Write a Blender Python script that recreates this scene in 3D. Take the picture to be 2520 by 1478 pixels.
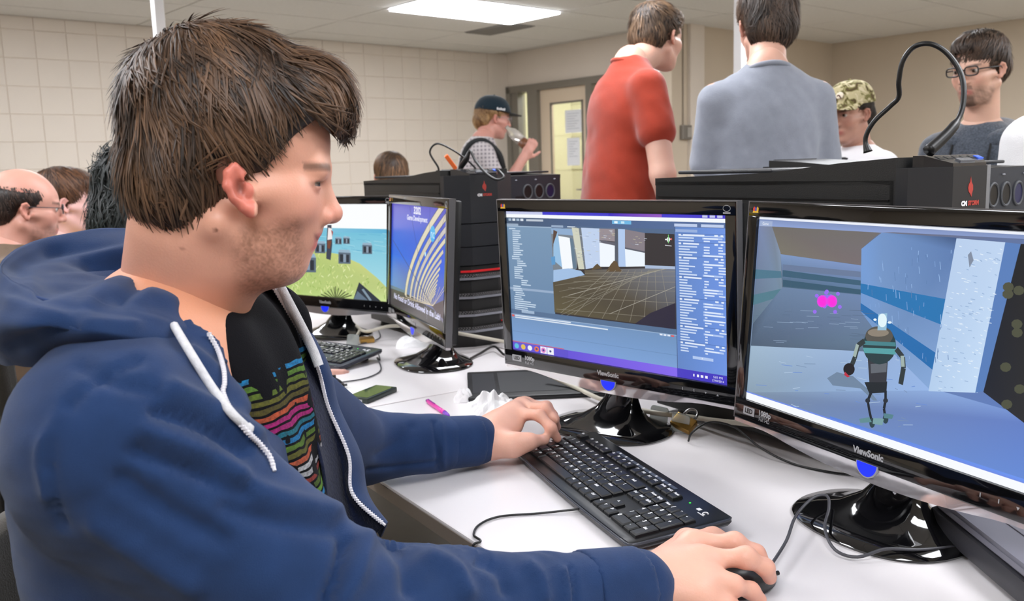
import bpy, bmesh, math, random
import numpy as np
from mathutils import Matrix, Vector
random.seed(7); RNG = np.random.default_rng(7)
for o in list(bpy.data.objects): bpy.data.objects.remove(o)
SC = bpy.context.scene
COL = SC.collection
# ------------------------------------------------------------------ camera
FPX, PITCH, ROLL, CX, CY = 2190.0, 0.1488, -0.0306, 1260.0, 739.0
CAM = np.array([0.0, 0.0, 1.254])
_fw = np.array([0, math.cos(PITCH), -math.sin(PITCH)]); _up = np.array([0, math.sin(PITCH), math.cos(PITCH)]); _rt = np.array([1.0, 0, 0])
RT = _rt*math.cos(ROLL)+_up*math.sin(ROLL); UP = -_rt*math.sin(ROLL)+_up*math.cos(ROLL); FW = _fw
cam_data = bpy.data.cameras.new('camera'); cam = bpy.data.objects.new('camera', cam_data); COL.objects.link(cam)
cam_data.sensor_width = 36.0; cam_data.lens = FPX/2520*36; cam_data.clip_start = 0.02
M = Matrix.Identity(4)
for i in range(3):
    M[i][0] = RT[i]; M[i][1] = UP[i]; M[i][2] = -FW[i]; M[i][3] = CAM[i]
cam.matrix_world = M
cam_data.dof.use_dof = True; cam_data.dof.focus_distance = 1.25; cam_data.dof.aperture_fstop = 9.0
SC.camera = cam
# ------------------------------------------------------------------ world, exposure (the lamps are the ceiling troffers further down)
wd = bpy.data.worlds.new('world'); SC.world = wd; wd.use_nodes = True
wd.node_tree.nodes['Background'].inputs[0].default_value = (0.9, 0.93, 1.0, 1); wd.node_tree.nodes['Background'].inputs[1].default_value = 0.25
SC.view_settings.view_transform = 'Standard'; SC.view_settings.look = 'None'
SC.view_settings.exposure = 0.0; SC.view_settings.gamma = 1.0; SC.view_settings.use_curve_mapping = False
LAMP = 18.5
# ------------------------------------------------------------------ picking real positions
def ray(x, y): return FW+RT*(x-CX)/FPX-UP*(y-CY)/FPX
def Wd(x, y, d): return CAM+ray(x, y)*d                      # point at optical depth d
def Wz(x, y, z): r = ray(x, y); return CAM+r*(z-CAM[2])/r[2]   # point on the level z
def px(P):
    P = np.asarray(P, float)-CAM; d = P@FW
    return np.stack([CX+FPX*(P@RT)/d, CY-FPX*(P@UP)/d], -1)
def mpp(d): return d/FPX
# ------------------------------------------------------------------ materials
def lin(c):
    c = np.asarray(c, float)/255.0
    return np.where(c <= 0.04045, c/12.92, ((c+0.055)/1.055)**2.4)
def rgba(c): l = lin(c); return (float(l[0]), float(l[1]), float(l[2]), 1.0)
MATS = {}
def mat(name, col=(128, 128, 128), rough=0.5, metal=0.0, spec=0.5, noise=0, nscale=20.0, bump=0, bscale=60.0, vcol=False, emit=None, estr=1.0, coat=0, sheen=0, sss=0, trans=0, alpha=1, noisecol=None, stretch=None):
    if name in MATS: return MATS[name]
    m = bpy.data.materials.new(name); m.use_nodes = True; nt = m.node_tree; N = nt.nodes; L = nt.links
    b = N['Principled BSDF']
    b.inputs['Roughness'].default_value = rough; b.inputs['Metallic'].default_value = metal; b.inputs['Specular IOR Level'].default_value = spec
    b.inputs['Base Color'].default_value = rgba(col); b.inputs['Coat Weight'].default_value = coat
    if coat: b.inputs['Coat Roughness'].default_value = 0.05
    if sheen: b.inputs['Sheen Weight'].default_value = sheen; b.inputs['Sheen Roughness'].default_value = 0.5
    if sss:
        b.inputs['Subsurface Weight'].default_value = sss; b.inputs['Subsurface Radius'].default_value = (0.012, 0.005, 0.003); b.inputs['Subsurface Scale'].default_value = 0.6
    if trans: b.inputs['Transmission Weight'].default_value = trans
    if alpha < 1: b.inputs['Alpha'].default_value = alpha
    tc = N.new('ShaderNodeTexCoord'); src = tc.outputs['Object']
    if stretch:
        mp = N.new('ShaderNodeMapping'); mp.inputs['Scale'].default_value = stretch; L.new(src, mp.inputs[0]); src = mp.outputs[0]
    colsock = None
    if vcol:
        at = N.new('ShaderNodeAttribute'); at.attribute_name = 'Col'; colsock = at.outputs['Color']
    if noise:
        nz = N.new('ShaderNodeTexNoise'); nz.inputs['Scale'].default_value = nscale; nz.inputs['Detail'].default_value = 5; L.new(src, nz.inputs['Vector'])
        mx = N.new('ShaderNodeMix'); mx.data_type = 'RGBA'; mx.blend_type = 'MIX' if noisecol else 'MULTIPLY'
        rp = N.new('ShaderNodeMapRange'); rp.inputs['From Min'].default_value = 0.3; rp.inputs['From Max'].default_value = 0.7
        rp.inputs['To Min'].default_value = 0.0; rp.inputs['To Max'].default_value = noise; L.new(nz.outputs['Fac'], rp.inputs[0]); L.new(rp.outputs[0], mx.inputs[0])
        if colsock: L.new(colsock, mx.inputs[6])
        else: mx.inputs[6].default_value = rgba(col)
        mx.inputs[7].default_value = rgba(noisecol) if noisecol else (0.25, 0.25, 0.25, 1)
        colsock = mx.outputs[2]
    if colsock: L.new(colsock, b.inputs['Base Color'])
    if bump:
        n2 = N.new('ShaderNodeTexNoise'); n2.inputs['Scale'].default_value = bscale; n2.inputs['Detail'].default_value = 4; L.new(src, n2.inputs['Vector'])
        bp = N.new('ShaderNodeBump'); bp.inputs['Strength'].default_value = bump; bp.inputs['Distance'].default_value = 0.002; L.new(n2.outputs['Fac'], bp.inputs['Height']); L.new(bp.outputs[0], b.inputs['Normal'])
    if emit is not None:
        b.inputs['Emission Strength'].default_value = estr
        if emit == 'vcol': L.new(colsock, b.inputs['Emission Color'])
        else: b.inputs['Emission Color'].default_value = rgba(emit)
    MATS[name] = m
    return m
# ------------------------------------------------------------------ objects
def obj(name, verts, faces, m=None, parent=None, smooth=False, cols=None, loc=None, rz=0.0, label=None, cat=None, group=None, kind=None, auto=None):
    me = bpy.data.meshes.new(name)
    me.from_pydata([tuple(map(float, v)) for v in verts], [], [tuple(map(int, f)) for f in faces]); me.update()
    return obj_me(name, me, m, parent, smooth, cols, loc, rz, label, cat, group, kind, auto)
def obj_np(name, V, Q, m=None, parent=None, smooth=True, cols=None, **kw):
    me = bpy.data.meshes.new(name); V = np.asarray(V, np.float32); Q = np.asarray(Q, np.int32); n = Q.shape[1]
    me.vertices.add(len(V)); me.vertices.foreach_set('co', V.ravel())
    me.loops.add(Q.size); me.loops.foreach_set('vertex_index', Q.ravel())
    me.polygons.add(len(Q)); me.polygons.foreach_set('loop_start', np.arange(0, Q.size, n, dtype=np.int32)); me.polygons.foreach_set('loop_total', np.full(len(Q), n, np.int32))
    me.update(calc_edges=True); me.validate()
    return obj_me(name, me, m, parent, smooth, cols, **kw)
def obj_me(name, me, m=None, parent=None, smooth=False, cols=None, loc=None, rz=0.0, label=None, cat=None, group=None, kind=None, auto=None):
    o = bpy.data.objects.new(name, me); COL.objects.link(o)
    if m: me.materials.append(m)
    if smooth: me.polygons.foreach_set('use_smooth', np.ones(len(me.polygons), bool))
    if auto is not None:
        me.polygons.foreach_set('use_smooth', np.ones(len(me.polygons), bool))
        try: me.set_sharp_from_angle(angle=math.radians(auto))
        except Exception: pass
    if cols is not None:
        ca = me.color_attributes.new('Col', 'FLOAT_COLOR', 'POINT'); a = np.ones((len(me.vertices), 4), np.float32); a[:, :3] = cols; ca.data.foreach_set('color', a.ravel())
    if parent: o.parent = parent
    if loc is not None: o.location = tuple(map(float, loc))
    if rz: o.rotation_euler[2] = rz
    tag(o, label, cat, group, kind)
    return o
def tag(o, label=None, cat=None, group=None, kind=None):
    if label: o['label'] = label
    if cat: o['category'] = cat
    if group: o['group'] = group
    if kind: o['kind'] = kind
    return o
def thing(name, label=None, cat=None, loc=(0, 0, 0), rz=0.0, group=None, parent=None, kind=None):
    o = bpy.data.objects.new(name, None); COL.objects.link(o); o.location = tuple(map(float, loc)); o.rotation_euler = (0, 0, rz); o.empty_display_size = 0.05
    if parent: o.parent = parent
    return tag(o, label, cat, group, kind)
def dup(root, loc, rz=None, label=None, group=None, parent=None):
    def cp(o, p):
        c = o.copy(); COL.objects.link(c); c.parent = p
        for ch in list(o.children): cp(ch, c)
        return c
    r = cp(root, parent); r.location = tuple(map(float, loc))
    if rz is not None: r.rotation_euler[2] = rz
    if label: r['label'] = label
    if group: r['group'] = group
    return r
# ------------------------------------------------------------------ mesh pieces
class MB:
    def __init__(s): s.v = []; s.f = []
    def add(s, V, F):
        n = len(s.v); s.v += [tuple(map(float, p)) for p in V]; s.f += [tuple(i+n for i in f) for f in F]; return s
    def box(s, lo, hi, bev=0.0, R=None, o=None):
        lo = np.array(lo, float); hi = np.array(hi, float)
        if bev <= 0:
            V = [(x, y, z) for z in (lo[2], hi[2]) for y in (lo[1], hi[1]) for x in (lo[0], hi[0])]
            F = [(0, 2, 3, 1), (4, 5, 7, 6), (0, 1, 5, 4), (2, 6, 7, 3), (0, 4, 6, 2), (1, 3, 7, 5)]
        else:
            bm = bmesh.new(); bmesh.ops.create_cube(bm, size=1.0)
            for vv in bm.verts: vv.co = Vector(((lo+hi)/2+np.array(vv.co)*(hi-lo)))
            bmesh.ops.bevel(bm, geom=list(bm.edges), offset=bev, segments=2, affect='EDGES', profile=0.6)
            bm.verts.ensure_lookup_table(); V = [tuple(vv.co) for vv in bm.verts]; F = [tuple(x.index for x in ff.verts) for ff in bm.faces]; bm.free()
        if R is not None: V = [np.array(R)@np.array(p) for p in V]
        if o is not None: V = [np.array(p)+o for p in V]
        return s.add(V, F)
    def tube(s, P, r, n=8, cap=True, closed=False):
        P = np.asarray(P, float); m = len(P); r = np.broadcast_to(np.asarray(r, float), (m,))
        T = np.gradient(P, axis=0)
        if closed: T = np.roll(P, -1, 0)-np.roll(P, 1, 0)
        T /= np.linalg.norm(T, axis=1)[:, None]+1e-12
        ref = np.array([0, 0, 1.0]) if abs(T[0][2]) < 0.9 else np.array([1.0, 0, 0])
        nrm = np.cross(T[0], ref); nrm /= np.linalg.norm(nrm); V = []; F = []
        for i in range(m):
            nrm = nrm-T[i]*(nrm@T[i]); nrm /= np.linalg.norm(nrm)+1e-12; bn = np.cross(T[i], nrm)
            for k in range(n):
                a = 2*math.pi*k/n; V.append(P[i]+r[i]*(math.cos(a)*nrm+math.sin(a)*bn))
        for i in range(m if closed else m-1):
            j = (i+1) % m
            for k in range(n): F.append((i*n+k, i*n+(k+1) % n, j*n+(k+1) % n, j*n+k))
        if cap and not closed: F.append(tuple(range(n-1, -1, -1))); F.append(tuple((m-1)*n+k for k in range(n)))
        return s.add(V, F)
    def prism(s, poly, z0, z1, axis='z'):
        n = len(poly); V = []
        for h in (z0, z1):
            for (p, q) in poly: V.append((p, q, h) if axis == 'z' else ((p, h, q) if axis == 'y' else (h, p, q)))
        F = [tuple(range(n-1, -1, -1)), tuple(range(n, 2*n))]+[(i, (i+1) % n, n+(i+1) % n, n+i) for i in range(n)]
        if axis == 'y': F = [f[::-1] for f in F]
        return s.add(V, F)
    def lathe(s, prof, n=24, c=(0, 0, 0), sx=1.0, sy=1.0, cap=True):
        V = []; F = []; m = len(prof)
        for (r, z) in prof:
            for k in range(n): a = 2*math.pi*k/n; V.append((c[0]+r*sx*math.cos(a), c[1]+r*sy*math.sin(a), c[2]+z))
        for i in range(m-1):
            for k in range(n): F.append((i*n+k, i*n+(k+1) % n, (i+1)*n+(k+1) % n, (i+1)*n+k))
        if cap: F.append(tuple(range(n-1, -1, -1))); F.append(tuple((m-1)*n+k for k in range(n)))
        return s.add(V, F)
    def build(s, name, m=None, parent=None, **kw): return obj(name, s.v, s.f, m, parent, **kw)
def spline(P, n=40, closed=False):
    P = np.asarray(P, float); m = len(P); out = []
    segs = m if closed else m-1
    for i in range(segs):
        if closed: p0, p1, p2, p3 = P[(i-1) % m], P[i], P[(i+1) % m], P[(i+2) % m]
        else: p0, p1, p2, p3 = P[max(i-1, 0)], P[i], P[i+1], P[min(i+2, m-1)]
        k = max(2, n//segs)
        for t in np.linspace(0, 1, k, endpoint=False):
            out.append(0.5*((2*p1)+(-p0+p2)*t+(2*p0-5*p1+4*p2-p3)*t*t+(-p0+3*p1-3*p2+p3)*t**3))
    if not closed: out.append(P[-1])
    return np.array(out)
def loft(rows, nu=60, nv=40, closed_u=False):
    # rows: control net [row][col][3]; smooth in both directions
    R = np.array([spline(r, nu, closed_u) for r in rows]); C = R.shape[1]
    G = np.array([spline(R[:, c], nv) for c in range(C)]).transpose(1, 0, 2)      # nv x C x 3
    nv, C = G.shape[:2]; idx = np.arange(nv*C).reshape(nv, C)
    Q = np.stack([idx[:-1, :-1], idx[:-1, 1:], idx[1:, 1:], idx[1:, :-1]], -1).reshape(-1, 4)
    if closed_u: Q = np.concatenate([Q, np.stack([idx[:-1, -1], idx[:-1, 0], idx[1:, 0], idx[1:, -1]], -1)])
    return G.reshape(-1, 3), Q, (nv, C)
def text_mesh(s, size=1.0, align='CENTER', bold=0.0):
    cu = bpy.data.curves.new('t', 'FONT'); cu.body = s; cu.size = size; cu.align_x = align; cu.align_y = 'CENTER'; cu.resolution_u = 3; cu.offset = bold
    o = bpy.data.objects.new('t', cu); COL.objects.link(o); dg = bpy.context.evaluated_depsgraph_get(); ev = o.evaluated_get(dg); me = ev.to_mesh()
    V = np.array([v.co[:] for v in me.vertices]); F = [tuple(p.vertices) for p in me.polygons]; ev.to_mesh_clear()
    bpy.data.objects.remove(o); bpy.data.curves.remove(cu)
    return V, F
def text_obj(s, size, m, parent, name='lettering', origin=(0, 0, 0), ex=(1, 0, 0), ey=(0, 0, 1), bold=0.0, sx=1.0, align='CENTER', **kw):
    V, F = text_mesh(s, size, align, bold); ex = np.array(ex, float); ey = np.array(ey, float); o = np.array(origin, float)
    return obj(name, [o+ex*v[0]*sx+ey*v[1] for v in V], F, m, parent, **kw)
# ------------------------------------------------------------------ implicit sculpting: local smooth unions on a grid, meshed with surface nets
def rotm(yaw=0, pitch=0, roll=0):
    cy, sy, cp, sp, cr, sr = math.cos(yaw), math.sin(yaw), math.cos(pitch), math.sin(pitch), math.cos(roll), math.sin(roll)
    return np.array([[cy, -sy, 0], [sy, cy, 0], [0, 0, 1]])@np.array([[cp, 0, sp], [0, 1, 0], [-sp, 0, cp]])@np.array([[1, 0, 0], [0, cr, -sr], [0, sr, cr]])
class Sdf:
    """list of shapes in a local frame (R, o): E ellipsoid, C tapered capsule; k blending width; sub = carve"""
    def __init__(s, R=None, o=None): s.p = []; s.R = np.eye(3) if R is None else np.array(R); s.o = np.zeros(3) if o is None else np.array(o)
    def E(s, c, r, k=0.02, R=None, sub=False):
        RR = s.R if R is None else s.R@np.array(R)
        s.p.append(('e', s.R@np.array(c, float)+s.o, np.array(r, float), RR, k, sub)); return s
    def C(s, a, b, ra, rb=None, k=0.02, sub=False):
        s.p.append(('c', s.R@np.array(a, float)+s.o, s.R@np.array(b, float)+s.o, ra, ra if rb is None else rb, k, sub)); return s
    def chain(s, P, r, k=0.01, sub=False):
        for i in range(len(P)-1): s.C(P[i], P[i+1], r[i], r[i+1], k, sub)
        return s
    def bounds(s, pad=0.0):
        lo = np.full(3, 1e9); hi = -lo
        for p in s.p:
            if p[-1]: continue
            if p[0] == 'e': e = np.abs(p[3])@p[2]; l, h = p[1]-e, p[1]+e
            else: l = np.minimum(p[1]-p[3], p[2]-p[4]); h = np.maximum(p[1]+p[3], p[2]+p[4])
            lo = np.minimum(lo, l); hi = np.maximum(hi, h)
        return lo-pad, hi+pad
    def grid(s, h, lo=None, hi=None):
        l, u = s.bounds(2.5*h); lo = l if lo is None else np.maximum(l, lo); hi = u if hi is None else np.minimum(u, hi)
        n = np.maximum(np.ceil((hi-lo)/h).astype(int)+1, 2); F = np.full(n, 0.5, np.float32)
        ax = [lo[i]+h*np.arange(n[i]) for i in range(3)]
        for p in s.p:
            k = p[-2]; pad = k+4*h
            if p[0] == 'e': e = np.abs(p[3])@p[2]; l, u = p[1]-e-pad, p[1]+e+pad
            else: l = np.minimum(p[1]-p[3], p[2]-p[4])-pad; u = np.maximum(p[1]+p[3], p[2]+p[4])+pad
            i0 = np.maximum(np.floor((l-lo)/h).astype(int), 0); i1 = np.minimum(np.ceil((u-lo)/h).astype(int)+1, n)
            if (i1 <= i0).any(): continue
            sl = tuple(slice(i0[i], i1[i]) for i in range(3))
            X = np.stack(np.meshgrid(*[ax[i][sl[i]] for i in range(3)], indexing='ij'), -1).astype(np.float32)
            d = prim(p, X); A = F[sl]
            F[sl] = smax(A, -d, k) if p[-1] else smin(A, d, k)
        return F, lo, ax
    def mesh(s, h, lo=None, hi=None, post=None):
        F, l, ax = s.grid(h, lo, hi)
        if post is not None:
            X = np.stack(np.meshgrid(*ax, indexing='ij'), -1).astype(np.float32); F = post(F, X)
        return nets(F, l, h)
    def at(s, P):
        F = np.full(len(P), 0.5)
        for p in s.p:
            d = prim(p, P); F = smax(F, -d, p[-2]) if p[-1] else smin(F, d, p[-2])
        return F
    def grad(s, P, e=0.002):
        g = np.stack([s.at(P+np.eye(3)[i]*e)-s.at(P-np.eye(3)[i]*e) for i in range(3)], -1)
        return g/(np.linalg.norm(g, axis=1)[:, None]+1e-9)
def prim(p, X):
    if p[0] == 'e':
        q = (X-p[1].astype(np.float32))@p[3].astype(np.float32); r = p[2].astype(np.float32)
        k0 = np.sqrt(((q/r)**2).sum(-1)); k1 = np.sqrt(((q/(r*r))**2).sum(-1))+1e-6
        return k0*(k0-1)/k1
    a, b = p[1], p[2]; ab = (b-a).astype(np.float32); q = X-a.astype(np.float32); L = float(ab@ab)+1e-12
    t = np.clip((q@ab)/L, 0, 1); dd = q-t[..., None]*ab
    return np.sqrt((dd*dd).sum(-1))-(p[3]+(p[4]-p[3])*t)
def smin(a, b, k):
    if k <= 0: return np.minimum(a, b)
    h = np.maximum(k-np.abs(a-b), 0)/k; return np.minimum(a, b)-h*h*k*0.25
def smax(a, b, k): return -smin(-a, -b, k)
def nets(F, lo, h):
    S = F < 0; nx, ny, nz = F.shape
    c = np.zeros((nx-1, ny-1, nz-1), np.int8)
    offs = [(i, j, k) for i in (0, 1) for j in (0, 1) for k in (0, 1)]
    for (i, j, k) in offs: c += S[i:nx-1+i, j:ny-1+j, k:nz-1+k]
    act = (c > 0) & (c < 8); ijk = np.argwhere(act); idx = np.full(act.shape, -1, np.int32); idx[act] = np.arange(len(ijk))
    val = {o: F[ijk[:, 0]+o[0], ijk[:, 1]+o[1], ijk[:, 2]+o[2]] for o in offs}
    acc = np.zeros((len(ijk), 3)); cnt = np.zeros(len(ijk))
    for o1 in offs:
        for ax in range(3):
            if o1[ax]: continue
            o2 = list(o1); o2[ax] = 1; a, b = val[o1], val[tuple(o2)]; m = (a < 0) != (b < 0)
            t = np.where(m, a/np.where(m, a-b, 1), 0); p = np.array(o1, float)[None]+t[:, None]*np.eye(3)[ax]
            acc += p*m[:, None]; cnt += m
    V = lo+h*(ijk+acc/cnt[:, None]); Q = []
    for ax in range(3):
        sl0 = [slice(None)]*3; sl1 = [slice(None)]*3; sl0[ax] = slice(0, -1); sl1[ax] = slice(1, None)
        s0, s1 = S[tuple(sl0)], S[tuple(sl1)]; e = np.argwhere(s0 != s1)
        u, w = [(1, 2), (2, 0), (0, 1)][ax]
        ok = (e[:, u] > 0) & (e[:, w] > 0) & (e[:, u] < F.shape[u]-1) & (e[:, w] < F.shape[w]-1); e = e[ok]
        if not len(e): continue
        inside = S[e[:, 0], e[:, 1], e[:, 2]]
        def cell(du, dw): q = e.copy(); q[:, u] -= du; q[:, w] -= dw; return idx[q[:, 0], q[:, 1], q[:, 2]]
        q = np.stack([cell(1, 1), cell(0, 1), cell(0, 0), cell(1, 0)], -1)
        q = np.where(inside[:, None], q, q[:, ::-1]); Q.append(q)
    Q = np.concatenate(Q) if Q else np.zeros((0, 4), int)
    return V, Q[(Q >= 0).all(1)]
def vnormals(V, Q):
    n = np.cross(V[Q[:, 2]]-V[Q[:, 0]], V[Q[:, 3]]-V[Q[:, 1]]); N = np.zeros_like(V)
    for k in range(4): np.add.at(N, Q[:, k], n)
    return N/(np.linalg.norm(N, axis=1)[:, None]+1e-12)
def join(*parts):
    Vs, Qs, n = [], [], 0
    for V, Q in parts: Vs.append(V); Qs.append(Q+n); n += len(V)
    return np.concatenate(Vs), np.concatenate(Qs)
def snoise(P, scale, seed=0):
    # cheap smooth 3-D noise from summed sines
    r = np.random.default_rng(seed); out = 0
    for i in range(6):
        w = r.normal(size=3)*scale; out = out+np.sin(P@w+r.uniform(0, 6.28))
    return out/6
# ------------------------------------------------------------------ the room: axes A (along block wall) and B (along door wall)
AX = np.array([math.cos(.727), math.sin(.727), 0]); BX = np.array([AX[1], -AX[0], 0]); P1 = np.array([.0202, 9.9337, 0]); ROOM_RZ = .727
CEIL = 2.454; DESK = 0.73
def rm(a, b, z=0.0): return P1+AX*a+BX*b+np.array([0, 0, z])
def rb(a0, a1, b0, b1, z0, z1):   # box in room axes
    V = [rm(a, b, z) for z in (z0, z1) for b in (b0, b1) for a in (a0, a1)]
    return V, [(0, 1, 3, 2), (4, 6, 7, 5), (0, 4, 5, 1), (2, 3, 7, 6), (0, 2, 6, 4), (1, 5, 7, 3)]
M_wall = mat('painted_block_cream', (226, 216, 204), 0.6, noise=.06, nscale=3, bump=.25, bscale=120)
M_wall2 = mat('painted_wall_beige', (208, 194, 174), 0.6, noise=.06, nscale=2, bump=.2, bscale=90)
M_ceil = mat('ceiling_tile_white', (232, 231, 227), 0.9, noise=.08, nscale=40, bump=.5, bscale=260)
M_floor = mat('floor_tile', (150, 143, 132), 0.4, noise=.3, nscale=4)
M_frame = mat('grey_metal_frame', (128, 122, 112), 0.45)
M_white = mat('white_enamel', (236, 236, 238), 0.35)
M_lamp = mat('troffer_diffuser', (255, 255, 255), 0.5, emit=(248, 250, 255), estr=LAMP)
def slab(name, boxes, m, kind='structure', parent=None, **kw):
    mb = MB()
    for b in boxes: mb.add(*rb(*b))
    return mb.build(name, m, parent, kind=kind if parent is None else None, **kw)
floor = slab('floor', [(-9, 2.7, -.2, 12, -.1, 0)], M_floor)
ceiling = slab('ceiling', [(-9.1, 2.7, -.2, 12.1, CEIL+.012, CEIL+.11)], mat('ceiling_grid', (205, 203, 198), .7))
wallA = slab('wall_back', [(-9.1, 0.0, -.2, -.004, 0, CEIL+.02)], mat('mortar', (218, 207, 194), .8))
slab('trim_1', [(-.27, 0, -.01, .004, 0, CEIL)], M_wall)
# stacked blocks of the far wall, as far as the camera sees them
blk = MB(); w, h, d = .218, .201, .0055; e = .003
V0 = [(0, 0, 0), (w, 0, 0), (w, 0, h), (0, 0, h)]; V1 = [(e, d, e), (w-e, d, e), (w-e, d, h-e), (e, d, h-e)]
blkV = V0+V1; blkF = [(4, 5, 6, 7), (0, 1, 5, 4), (1, 2, 6, 5), (2, 3, 7, 6), (3, 0, 4, 7)]
def block_mesh(w, h):
    V = [(0, 0, 0), (w, 0, 0), (w, 0, h), (0, 0, h)]+[(e, d, e), (w-e, d, e), (w-e, d, h-e), (e, d, h-e)]
    me = bpy.data.meshes.new('block'); 
    # local X runs against AX so the face looks into the room (+BX)
    me.from_pydata([tuple(AX*p[0]+BX*p[1]+np.array([0, 0, p[2]])) for p in V], [], [tuple(f[::-1]) for f in blkF]); me.materials.append(M_wall); me.update(); return me
mA, mTop = block_mesh(w, h), block_mesh(w, .096)
for i in range(25):
    a0 = -.28-.22*(i+1)
    for j in range(9):
        z0 = 2.358-.203*j
        me = mTop if j == 0 else mA
        o = bpy.data.objects.new('block', me); COL.objects.link(o); o.parent = wallA; o.location = tuple(rm(a0, -.004, 2.358 if j == 0 else 2.358-.203*j))
# door wall with its opening (glazed screen), wing wall, right-hand walls
slab('wall_door_side', [(0, .2, 0, 2.45, 2.11, CEIL+.02), (0, .2, 2.0, 2.45, 0, 2.11)], M_wall)
slab('wall_wing', [(-.22, 2.6, 2.29, 2.41, 0, CEIL+.02)], M_wall2)
slab('wall_right', [(2.53, 2.7, 2.3, 12, 0, CEIL+.02)], M_wall2)
slab('wall_left', [(-9.2, -9, -.2, 12, 0, CEIL+.02)], M_wall2)
slab('wall_front', [(-9.2, 2.7, 12, 12.2, 0, CEIL+.02)], M_wall2)
# corridor beyond the glass
M_corr = mat('corridor_wall', (232, 228, 190), .7)
slab('wall_corridor', [(1.6, 1.7, -.6, 2.3, 0, 2.6), (0.2, 1.7, -.7, -.6, 0, 2.6), (.2, 1.7, -.6, 2.3, 2.5, 2.6)], M_corr)
slab('trim_2', [(1.59, 1.6, -.6, 2.3, z, z+.012) for z in (.4, .8, 1.2, 1.6, 2.0)], mat('corridor_joint', (200, 196, 160), .8))
# glazed screen: frame members
fr = [(-.03, .12, 0, .07, 0, 2.11), (-.03, .12, 0, 2.0, 2.04, 2.11), (-.03, .12, .34, .49, 0, 2.04), (-.03, .12, 1.19, 1.27, 0, 2.04), (-.03, .12, 1.93, 2.0, 0, 2.04), (-.01, .1, .07, .17, 0, 2.04)]
slab('trim_3', fr, M_frame)
M_glass = mat('clear_glass', (235, 240, 230), .03, trans=1.0, alpha=.25)
w1 = slab('window_1', [(.03, .036, .17, .34, .1, 2.04)], M_glass)
w2 = slab('window_2', [(.03, .036, 1.27, 1.93, .1, 2.04)], M_glass)
d1 = slab('door_1', [(.02, .06, .49, .65, 0, 2.04), (.02, .06, 1.10, 1.19, 0, 2.04), (.02, .06, .65, 1.10, 1.89, 2.04), (.02, .06, .65, 1.10, 0, .5)], mat('door_cream', (226, 208, 184), .45))
slab('glass_pane', [(.037, .043, .65, 1.10, .5, 1.89)], M_glass, parent=d1)
slab('glazing_bead', [(.012, .02, .64, .66, .5, 1.9), (.012, .02, 1.09, 1.11, .5, 1.9), (.012, .02, .64, 1.11, 1.88, 1.9)], M_frame, parent=d1)
slab('door_handle', [(-.05, .02, 1.12, 1.135, 1.0, 1.015), (-.05, -.035, 1.06, 1.135, 1.0, 1.015)], mat('satin_steel', (170, 170, 170), .3, 1.0), parent=d1)
M_paper = mat('white_paper', (240, 244, 250), .8)
def sheet(nm, lab, b0, b1, z0, z1, a=.034):
    mb = MB(); mb.add(*rb(a-.0015, a, b0, b1, z0, z1)); o = mb.build(nm, M_paper, None, label=lab, cat='paper', group='notices on the door glass')
    t = MB()
    for k in range(7): t.add(*rb(a-.0019, a-.0015, b0+.03, b1-.03-.03*(k % 3), z1-.04-.025*k, z1-.034-.025*k))
    t.build('printed_lines', mat('print_grey', (190, 196, 205), .8), o)
sheet('notice_sheet', 'upper white paper notice taped to the door glass', .84, 1.07, 1.58, 1.81)
sheet('notice_sheet', 'lower pale paper notice taped to the door glass', .86, 1.04, 1.25, 1.53)
# ceiling tiles and lamps on one 0.625 x 1.25 grid
ga, gb = 1.25, .63; A0, B0 = -2.68, 1.66
tile = {}
def tile_mesh(la, lb):
    k = (round(la, 3), round(lb, 3))
    if k not in tile:
        g = .009; me = bpy.data.meshes.new('ceiling_tile')
        P = [AX*x+BX*y+np.array([0, 0, z]) for z in (0, .012) for (x, y) in ((g, g), (la-g, g), (la-g, lb-g), (g, lb-g))]
        me.from_pydata([tuple(p) for p in P], [], [(0, 1, 2, 3), (7, 6, 5, 4), (0, 4, 5, 1), (1, 5, 6, 2), (2, 6, 7, 3), (3, 7, 4, 0)]); me.materials.append(M_ceil); me.update(); tile[k] = me
    return tile[k]
lamps = [(0, 0), (-2, 0), (0, 5), (-2, 5), (2, 5), (-4, 5), (0, 9), (-2, 9), (2, 9), (-4, 9), (0, 13), (-2, 13), (2, 13), (-4, 2)]
lamp_i = 0
for i in range(-6, 6):
    for j in range(-3, 17):
        a0, b0 = A0+ga*i, B0+gb*j; a1, b1 = min(a0+ga, 2.53), min(b0+gb, 12)
        b0 = max(b0, 0.0); a0 = max(a0, -9)
        if a1 <= a0+.05 or b1 <= b0+.05 or (b1 < 2.41 and a0 > -.3): continue
        if (i, j) in lamps: continue
        if (i, j) == (1, -1): continue
        o = bpy.data.objects.new('ceiling_tile', tile_mesh(a1-a0, b1-b0)); COL.objects.link(o); o.parent = ceiling; o.location = tuple(rm(a0, b0, CEIL))
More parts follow.
